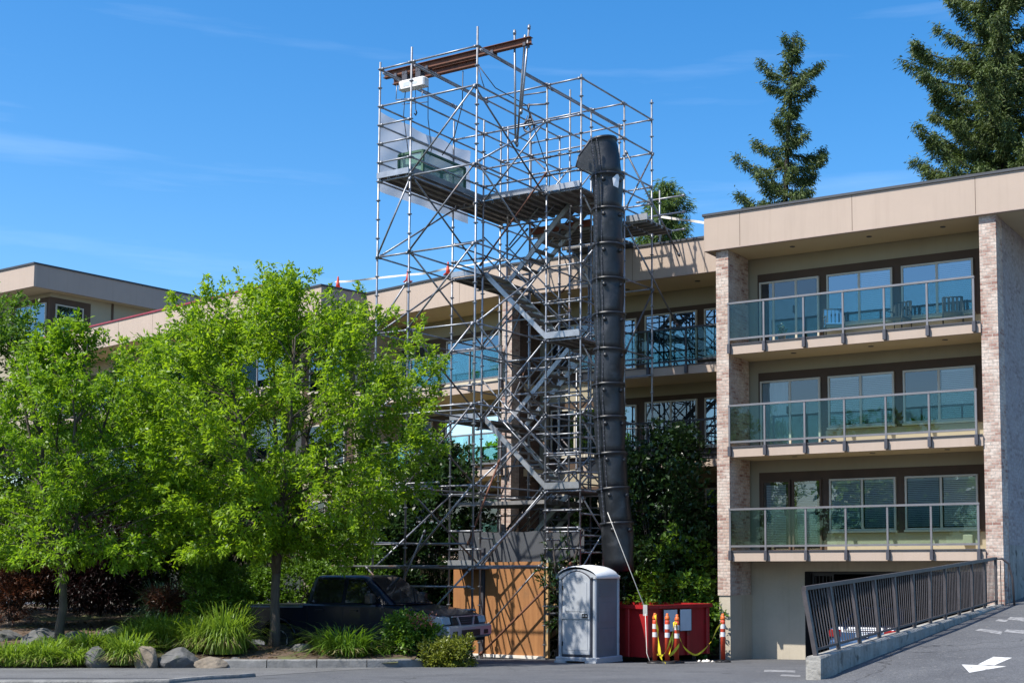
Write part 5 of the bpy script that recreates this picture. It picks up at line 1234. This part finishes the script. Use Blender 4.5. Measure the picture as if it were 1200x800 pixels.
def shrub(name, label, u, v, Y, W_, H_, m, seed, ncl=60, tips=22, per=5, ll=.1, lw=.045, D_=None, group=None, loose=.25, stems='bark_dark', clr=.3, cat='shrub', boxy=2.0):
    rng = np.random.default_rng(seed); base = at(u, v, Y); T = thing(name, label, cat, base, 0, group)
    D_ = D_ or W_
    a = rng.uniform(0,2*PI,ncl); s = rng.uniform(-.85,1,ncl); q = rng.random(ncl)**.35
    c = np.sqrt(np.maximum(0,1-np.abs(s)**boxy))
    C = np.stack([W_/2*np.cos(a)*c*q, D_/2*np.sin(a)*c*q, H_*.42+H_*.50*s*(q if boxy < 3 else 1)],1)+rng.normal(0, loose*.3, (ncl,3))
    C[:,2] = np.maximum(C[:,2], .12)
    mb = MB(); rp = random.Random(seed)
    for p in C[::2]: q_ = Vector(p); mb.path([Vector((rp.uniform(-.1,.1)*W_*.5,rp.uniform(-.1,.1),-.1)), q_*.5+Vector((0,0,.1)), q_], [.022,.014,.005], 4, True, False)
    mb.build('stem', stems, T)
    P, r = clumps(rng, C, clr, tips); D = nrm(r+nrm(C-np.array([0,0,H_*.3])).repeat(tips,0)*.6+np.array([0,0,.3]))
    leaves('foliage', P, D, per, ll, lw, m, T, rng, .9, .1)
    return T
# dark planting right of the scaffold
def bigshrub(*a, **k): return shrub(*a, **k)
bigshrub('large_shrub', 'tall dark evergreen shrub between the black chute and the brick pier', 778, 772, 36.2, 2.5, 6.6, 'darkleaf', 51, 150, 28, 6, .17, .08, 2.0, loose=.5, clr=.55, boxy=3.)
bigshrub('dogwood_bush', 'pale tipped layered bush reaching toward the brick pier in front of the tall dark shrub', 790, 745, 35.3, 1.9, 3.0, 'midleaf', 52, 50, 18, 5, .16, .08, 1.2, loose=.6, clr=.36)
bigshrub('camellia_bush', 'yellow-green lower bush directly above the right part of the dumpster', 800, 768, 35.0, 1.8, 2.5, 'midleaf', 53, 70, 24, 6, .13, .06, 1.2, loose=.4, clr=.35)
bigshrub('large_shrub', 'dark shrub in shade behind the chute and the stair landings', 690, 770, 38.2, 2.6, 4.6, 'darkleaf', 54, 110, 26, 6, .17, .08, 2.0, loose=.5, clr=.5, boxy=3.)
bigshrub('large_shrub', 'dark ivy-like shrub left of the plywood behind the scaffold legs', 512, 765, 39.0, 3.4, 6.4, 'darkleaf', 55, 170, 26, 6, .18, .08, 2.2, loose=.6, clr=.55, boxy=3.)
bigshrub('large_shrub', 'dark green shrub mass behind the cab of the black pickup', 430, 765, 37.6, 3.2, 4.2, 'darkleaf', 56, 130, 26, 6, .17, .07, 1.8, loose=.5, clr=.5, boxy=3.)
DS = shrub('leaning_shrub', 'dark stemmed half-dead shrub with grey-green leaves left of the portable toilet', 660, 770, 34.4, .7, 3.7, 'darkleaf', 57, 14, 10, 4, .2, .05, .7, loose=.5, clr=.35)
m_ = MB(); m_.path([(-.02,0,-.1),(.0,0,.8),(.05,.05,1.6),(.28,.05,2.5),(.5,.1,3.3)], [.13,.12,.10,.05,.02], 8); m_.path([(.02,0,1.3),(-.2,.0,2.2),(-.3,.05,3.1)], [.08,.04,.015], 6); m_.path([(.1,.02,1.7),(.15,0,2.6),(.1,0,3.4)], [.05,.03,.012], 6); m_.build('main_stem', 'bark_dark', DS)
# hedge and shrubs on the left
shrub('clipped_hedge', 'bright green clipped hedge stretching behind the bed of the black pickup', 350, 748, 34.2, 2.6, 2.0, 'midleaf', 60, 120, 26, 6, .09, .045, 1.0, clr=.3, boxy=4.)
shrub('hedge_bush', 'taller loose green bush behind the pickup cab and the maple trunk', 405, 748, 35.2, 2.4, 2.9, 'midleaf', 61, 100, 26, 6, .11, .05, 1.4, clr=.35, boxy=3.)
shrub('round_bush', 'rounded bright green bush left of the maple trunk', 257, 733, 30.3, 1.35, 1.45, 'midleaf', 62, 85, 28, 6, .075, .04, 1.2, clr=.22, boxy=3.5)
shrub('round_bush', 'small green bush half hidden between the rounded bush and the maple trunk', 303, 730, 34.0, 1.0, 1.6, 'midleaf', 63, 50, 26, 6, .08, .04, 1.0, clr=.22)
shrub('purple_shrub', 'broad almost black purple-leaved shrub behind the left maple trunk', 112, 712, 32.6, 2.6, 2.3, 'purple', 64, 150, 28, 6, .12, .03, 1.8, clr=.35, boxy=3.)
shrub('bronze_shrub', 'reddish bronze fine-leaved shrub at the left edge of the bed', 14, 722, 32.0, 1.5, 1.8, 'rustleaf', 65, 80, 26, 6, .11, .025, 1.4, clr=.32)
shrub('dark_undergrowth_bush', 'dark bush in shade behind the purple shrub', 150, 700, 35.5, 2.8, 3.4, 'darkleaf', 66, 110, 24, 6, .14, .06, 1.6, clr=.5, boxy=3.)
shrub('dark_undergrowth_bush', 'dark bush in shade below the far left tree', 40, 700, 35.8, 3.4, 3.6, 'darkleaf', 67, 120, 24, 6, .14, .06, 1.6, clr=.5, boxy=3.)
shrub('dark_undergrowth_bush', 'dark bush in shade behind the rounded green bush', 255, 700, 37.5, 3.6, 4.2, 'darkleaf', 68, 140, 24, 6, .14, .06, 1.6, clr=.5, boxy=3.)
shrub('brown_dead_bush', 'brown withered low bush between the blue-green grass and the rounded bush', 207, 716, 31.6, 1.2, .65, 'rustleaf', 69, 40, 20, 5, .1, .02, .8, clr=.2)
# bushes in front of the truck
shrub('front_bush', 'leafy bush with bronze shoots in front of the pickup headlight', 480, 771, 28.75, 1.1, .98, 'midleaf', 70, 60, 22, 6, .085, .045, .9, clr=.2)
shrub('front_bush', 'yellow-green low bush at the right end of the planter kerb', 525, 782, 28.3, .98, .68, 'olive', 71, 55, 22, 6, .07, .038, .8, clr=.17)
BS = bpy.data.objects['front_bush']; rng = np.random.default_rng(4)
pp = np.stack([rng.uniform(-.2,.5,40), rng.uniform(-.4,.2,40), rng.uniform(.62,.98,40)],1); leaves('sprays', pp, np.tile(np.array([0,-.2,1.]),(40,1)), 5, .08, .035, 'petal', BS, rng)
pp = np.stack([rng.uniform(-.06,.06,10), rng.uniform(-.06,.06,10), rng.uniform(.22,.36,10)],1); leaves('foliage', pp, np.tile(np.array([0,0,1.]),(10,1)), 6, .12, .04, 'midleaf', PP, rng); leaves('flower', pp+np.array([0,0,.1]), np.tile(np.array([0,0,1.]),(10,1)), 3, .05, .04, 'tapewhite', PP, rng)
# grass clumps
def grass_clump(u, v, Y, R, Hh, label, seed, n=420, m='grass', dry=.25, wd=.012, group='strappy grass clumps along the bed'):
    rng = np.random.default_rng(seed); base = at(u, v, Y); base.z = min(base.z, bed(base.x, base.y)+.04) if base.z > bed(base.x, base.y)+.04 else base.z
    R *= 1.15*(.8+.45*((seed*37)%10)/10); Hh *= (.72+.5*((seed*53)%10)/10); Hh *= 1.25 if u > 160 else .95; n = n if u > 160 else int(n*.75); T = thing('grass_clump', label, 'ornamental grass', base, 0, group)
    for part, k, mm in (('blades', n, m), ('dry_blades', int(n*dry), 'grass_dry')):
        if k < 1: continue
        a = rng.uniform(0,2*PI,k); q = rng.random(k)**.5
        px = np.stack([R*.55*q*np.cos(a), R*.4*q*np.sin(a), np.zeros(k)],1)
        d = np.stack([np.cos(a)*(.25+.5*q)+rng.normal(0,.25,k), np.sin(a)*(.25+.5*q)+rng.normal(0,.25,k), np.zeros(k)],1)
        h = Hh*rng.uniform(.6,1.15,k)*(1 if part == 'blades' else .55); reach = R*rng.uniform(.35,1.15,k)
        s = nrm(np.cross(d+np.array([0,0,.01]), np.array([0,0,1.])))
        rows = []; en = rng.uniform(-.02,.95,k)
        for f, w in ((0,1.),(.45,.9),(.8,.6),(1.,.08)):
            z = h*(1.7*f-(1.7-en)*f*f) if part == 'blades' else h*(1.9*f-1.55*f*f)
            c = px+d*(reach*f*f)[:,None]+np.array([0,0,1.])*z[:,None]
            rows += [c-s*wd*w, c+s*wd*w]
        V = np.stack(rows,1).reshape(-1,3); o = (np.arange(k)*8)[:,None]
        F = np.concatenate([o+np.array([2*j,2*j+1,2*j+3,2*j+2]) for j in range(3)],0)
        raw_mesh(part, V, F, mm, T)
    return T
G = [(33,772,28.1,.5,.6,'grass clump just behind the two clumps at the far left of the footway'),(66,767,28.3,.45,.55,'grass clump behind and left of the slim maple trunk base'),(104,766,28.3,.5,.6,'grass clump right behind the dark pointed boulder at the front'),(160,757,28.7,.55,.6,'grass clump behind the upright brown stone'),(180,741,29.9,.55,.6,'grass clump behind the widest clump, near the middle rock'),(14,779,27.6,.62,.62,'grass clump cut by the left edge of the photo'),(50,780,27.5,.55,.55,'grass clump left of the slim maple trunk at the footway'),
 (85,778,27.7,.55,.6,'grass clump right at the foot of the slim maple trunk'),(120,750,28.6,.5,.55,'grass clump behind the dark pointed boulder'),
 (147,778,27.6,.62,.72,'tall pale-based grass clump between the dark pointed boulder and the upright brown stone'),(135,752,29.3,.45,.5,'small grass clump above the pale-based clump'),
 (198,748,29.2,.8,.72,'wide grass clump above the big flat grey rock'),(232,757,28.7,.6,.62,'pale grass clump right above the mossy rock'),
 (263,764,28.3,.75,.78,'tall bright grass clump at the left end of the planter kerb'),(276,747,29.3,.4,.42,'grass clump behind the kerb end, left of the large maple trunk'),
 (403,770,28.5,.85,.62,'wide dark green grass clump behind the planter kerb beside the pickup door')]
for i, g in enumerate(G): grass_clump(*g, seed=100+i, n=700, dry=.35 if i in (9,12) else .18, m='grass' if i != 15 else 'midleaf')
grass_clump(197, 713, 32.2, .95, 1.35, 'tall blue-green feathery grass beside the purple shrub', 130, 900, 'bluegrass', .05, .013, None)
grass_clump(452, 771, 28.8, .35, .4, 'small sparse tuft between the dark green clump and the bronze-tipped bush', 131, 160, 'midleaf', 0., .014)
# fallen leaves and twigs on the mulch
lr = np.random.default_rng(77); LV = []; LF = []
for q_ in range(2600):
    X = lr.uniform(-17, -4.2); Y = lr.uniform(27.7, 33.5)
    if X > -9.9 and Y > 28.9-(X+4.0)*.36: continue
    if X > -5.3 and Y < 28.9: continue
    z = bed(X, Y)+.012; a = lr.uniform(0, 6.28); l = lr.uniform(.03,.08); w_ = l*lr.uniform(.2,.6); t_ = lr.uniform(-.02,.03)
    ca, sa = math.cos(a), math.sin(a); o_ = len(LV)
    LV += [(X+ca*l, Y+sa*l, z+t_), (X-sa*w_, Y+ca*w_, z+.01), (X-ca*l, Y-sa*l, z), (X+sa*w_, Y-ca*w_, z+.012)]; LF.append((o_,o_+1,o_+2,o_+3))
LL = raw_mesh('leaf_litter', np.array(LV), np.array(LF), 'litter'); LL['kind'] = 'stuff'; LL['label'] = 'dry fallen leaves scattered over the bark mulch of the planting bed'; LL['category'] = 'leaf litter'
# boulders
def boulder(u, v, Y, sx, sy, sz, label, seed, m='rock', rot=0.):
    import bmesh
    bm = bmesh.new(); bmesh.ops.create_icosphere(bm, subdivisions=4, radius=1)
    r = random.Random(seed); cuts = [(Vector((r.uniform(-1,1), r.uniform(-1,1), r.uniform(-.4,1))).normalized(), r.uniform(.55,.85)) for _ in range(11)]
    for q in bm.verts:
        for n, d in cuts:
            e = q.co.dot(n)-d
            if e > 0: q.co -= n*e*.92
        q.co += q.co.normalized()*.03*math.sin(q.co.x*9+seed)*math.sin(q.co.y*8)*math.sin(q.co.z*10)
        q.co = Vector((q.co.x*sx, q.co.y*sy, q.co.z*sz))
    me = bpy.data.meshes.new('boulder'); bm.to_mesh(me); bm.free(); me.materials.append(M[m])
    o = bpy.data.objects.new('boulder', me); col.objects.link(o); p = at(u, v, Y); p.z = bed(p.x, p.y)+sz*.1 if Y > 27.9 else lot(p.y)+sz*.55
    o.location = p; o.rotation_euler = (0,0,rot)
    return tag(o, label, 'boulder', 'boulders edging the planting bed')
boulder(112, 775, 27.45, .34, .25, .32, 'dark pointed boulder standing among the grass clumps right of the slim maple', 1, 'rock', .4)
boulder(173, 774, 27.4, .27, .25, .32, 'upright brown stone left of the big flat grey rock', 2, 'rock_warm', .3)
boulder(210, 776, 27.5, .46, .32, .28, 'big flat grey rock with a sunlit top', 3, 'rock', -.2)
boulder(248, 779, 27.3, .35, .25, .17, 'low flat rock with moss right of the big grey rock', 4, 'rock_warm', .1)
boulder(167, 734, 29.8, .24, .22, .2, 'small grey rock among the grass in the middle of the bed', 5, 'rock')
boulder(135, 727, 31.0, .5, .4, .26, 'wide dark rock in shade below the purple shrub', 6, 'rock')
boulder(45, 749, 29.6, .5, .4, .32, 'grey rock behind the grass left of the slim maple trunk', 7, 'rock')
boulder(88, 742, 30.0, .5, .4, .3, 'dark rock right behind the slim maple trunk', 8, 'rock')
boulder(5, 727, 30.5, .4, .4, .24, 'rock at the far left edge of the photo', 9, 'rock')
boulder(278, 776, 27.55, .26, .2, .15, 'small rounded stone at the start of the planter kerb', 10, 'rock')
boulder(352, 768, 28.6, .24, .2, .16, 'small dark stone at the foot of the large maple', 11, 'rock')
# conifers beyond the roof
def conifer(label, u, Y, ztop, zbase, prof, m, seed, nb=120, spray=.34, sw_=.12, dens=16, droop=.25, r0=.28, name='fir_tree'):
    rng = np.random.default_rng(seed); rp = random.Random(seed)
    T = thing(name, label, 'tree', (gx(u, Y), Y, 0), 0)
    mb = MB(); mb.path([(0,0,-.2),(0.05,0,ztop*.4),(-.04,.03,ztop*.75),(0,0,ztop-.1)], [r0,r0*.75,r0*.4,.03], 8)
    tips = []; dirs = []
    ph = [p[0] for p in prof]; pr = [p[1] for p in prof]
    for i in range(nb):
        f = ((i+rp.random())/nb); z = zbase+(ztop-zbase)*f
        a = i*2.39996+rp.uniform(-.5,.5); R = float(np.interp(f, ph, pr))*rp.choice((.5,.75,.9,1.,1.15))
        if R < .12: R = .12
        P = []; ns = max(3, int(R*2.2)+2)
        rise = rp.uniform(-.05,.22) + .5*f**3
        for k in range(ns+1):
            g = k/ns; P.append(Vector((math.cos(a)*R*g+rp.uniform(-.05,.05)*R*g, math.sin(a)*R*g+rp.uniform(-.05,.05)*R*g, z+R*(rise*g-droop*math.sin(g*PI)*.8+ .12*g*g))))
        mb.path(P, [max(.012,.05*R/2*(1-k/ns)+.01) for k in range(ns+1)], 4, True, False)
        nn_ = int(dens*R*rp.uniform(.75,1.2))+6
        for k in range(nn_):
            g = rp.random()**.75; q = g*ns; j = min(int(q), ns-1); c = P[j].lerp(P[j+1], q-j)
            wdt = R*.16*(1.15-g)+.06; s = Vector((-math.sin(a), math.cos(a), 0))*rp.uniform(-wdt,wdt)
            tips.append(tuple(c+s+Vector((0,0,-abs(s.length)*.4+rp.uniform(-.16,.05))))); d = Vector((math.cos(a),math.sin(a),-.35))+s*1.5; dirs.append(tuple(d.normalized()))
    if seed == 201: T.rotation_euler = (0, .055, 0); T.location.x -= 1.15
    mb.build('trunk', 'bark_dark', T)
    leaves('crown', np.array(tips), nrm(np.array(dirs)), 11, spray, sw_, m, T, rng, .8, .35, .11, 1.)
    return T
conifer('lean fir with a thin broken top beyond the near block roof', 928, 60, 27.1, 15.5, [(0,3.3),(.2,2.9),(.36,2.2),(.5,2.1),(.6,1.4),(.66,.45),(.72,.4),(.78,1.3),(.84,1.25),(.88,.45),(.94,.6),(1,.12)], 'fir', 201, 56, .21, .05, 40, .2)
conifer('huge dense fir at the right edge beyond the roof, its top out of frame', 1186, 55, 30.5, 15.5, [(0,4.3),(.15,4.4),(.3,3.8),(.5,3.5),(.7,2.4),(.85,1.3),(1,.15)], 'fir', 202, 105, .22, .05, 46, .14, r0=.35)
conifer('small bright green conifer behind the right edge of the scaffold', 779, 48, 16.5, 10.5, [(0,1.7),(.4,1.5),(.7,1.0),(.9,.6),(1,.1)], 'cedar', 203, 70, .26, .04, 26, droop=.1, name='cedar_tree')
# trees across the street, behind the camera: what the windows reflect
for i, (x, y, h, s) in enumerate(((-24,5,9.5,4.2),(-31,1,11,4.4),(-38,10,10,4.2),(-46,19,12.5,4.8),(-54,27,11,4.6),(-19,-6,8.5,4),(-60,12,14,5),(-8,-22,10,4.4),(-28,38,12,4.6),(-35,30,12.5,4.8))):
    rng = np.random.default_rng(300+i); T = thing('street_tree', 'green tree across the street, seen only as a reflection in the windows', 'tree', (x, y, .6), 0, 'trees reflected in the windows')
    C = nrm(rng.normal(0,1,(90,3)))*(rng.random((90,1))**.4)*np.array([s*.9,s*.9,h*.38])+np.array([0,0,h*.6]); P, r = clumps(rng, C, 1.1, 14)
    leaves('crown', P, nrm(r+np.array([0,0,.3])), 4, .55, .3, 'maple2', T, rng)
    m_ = MB(); m_.path([(0,0,-.1),(.1,0,h*.4),(0,.1,h*.8)], [.3,.2,.06], 8); [m_.path([(0,0,h*.3), tuple(c)], [.08,.02], 4) for c in C[::9]]; m_.build('trunk', 'bark', T)
# ------------------------------------------------------------------ sky and sun
SUN = Vector((-.936, -.612, 1.52)).normalized()
el = math.asin(SUN.z); az = math.atan2(SUN.x, SUN.y)
w = bpy.data.worlds.new('World'); sc.world = w; w.use_nodes = True
nt = w.node_tree; nt.nodes.clear()
o = N(nt, 'ShaderNodeOutputWorld'); bg = N(nt, 'ShaderNodeBackground'); bg.inputs['Strength'].default_value = .15
sky = N(nt, 'ShaderNodeTexSky'); sky.sky_type = 'NISHITA'; sky.sun_disc = False; sky.sun_elevation = el; sky.sun_rotation = az
sky.air_density = 1.0; sky.dust_density = 1.0; sky.ozone_density = 3.0; sky.altitude = 50
tc = N(nt, 'ShaderNodeTexCoord'); mp = N(nt, 'ShaderNodeMapping'); mp.inputs['Rotation'].default_value = (0, .05, .9); mp.inputs['Scale'].default_value = (2.2, 2.2, 26)
nt.links.new(tc.outputs['Generated'], mp.inputs['Vector'])
nz = N(nt, 'ShaderNodeTexNoise'); nz.inputs['Scale'].default_value = 1.15; nz.inputs['Detail'].default_value = 7; nz.inputs['Roughness'].default_value = .55
nt.links.new(mp.outputs[0], nz.inputs['Vector'])
cr = N(nt, 'ShaderNodeValToRGB'); cr.color_ramp.elements[0].position = .56; cr.color_ramp.elements[0].color = (0,0,0,1); cr.color_ramp.elements[1].position = .85; cr.color_ramp.elements[1].color = (.15,.15,.15,1)
nt.links.new(nz.outputs['Fac'], cr.inputs[0])
mx = N(nt, 'ShaderNodeMix', data_type='RGBA'); nt.links.new(cr.outputs[0], mx.inputs['Factor']); nt.links.new(sky.outputs[0], mx.inputs[6]); mx.inputs[7].default_value = (6.5,7.2,8.2,1)
hs = N(nt, 'ShaderNodeHueSaturation'); hs.inputs['Saturation'].default_value = 1.38; nt.links.new(mx.outputs[2], hs.inputs['Color']); nt.links.new(hs.outputs[0], bg.inputs[0]); nt.links.new(bg.outputs[0], o.inputs[0])
sl = bpy.data.lights.new('sun', 'SUN'); sl.energy = 5.0; sl.angle = math.radians(.53); sl.color = (1, .95, .87)
so = bpy.data.objects.new('sun', sl); col.objects.link(so); so.rotation_euler = SUN.to_track_quat('Z', 'Y').to_euler(); so.location = (-30, -30, 50)
vs_ = sc.view_settings
vs_.view_transform = 'Standard'; vs_.look = 'None'; vs_.exposure = 0.56; vs_.gamma = 1; vs_.use_curve_mapping = False
cy = sc.cycles
cy.max_bounces = 8; cy.diffuse_bounces = 3; cy.glossy_bounces = 3; cy.transmission_bounces = 4; cy.transparent_max_bounces = 12
cy.caustics_reflective = False; cy.caustics_refractive = False; cy.use_denoising = True; cy.sample_clamp_indirect = 6
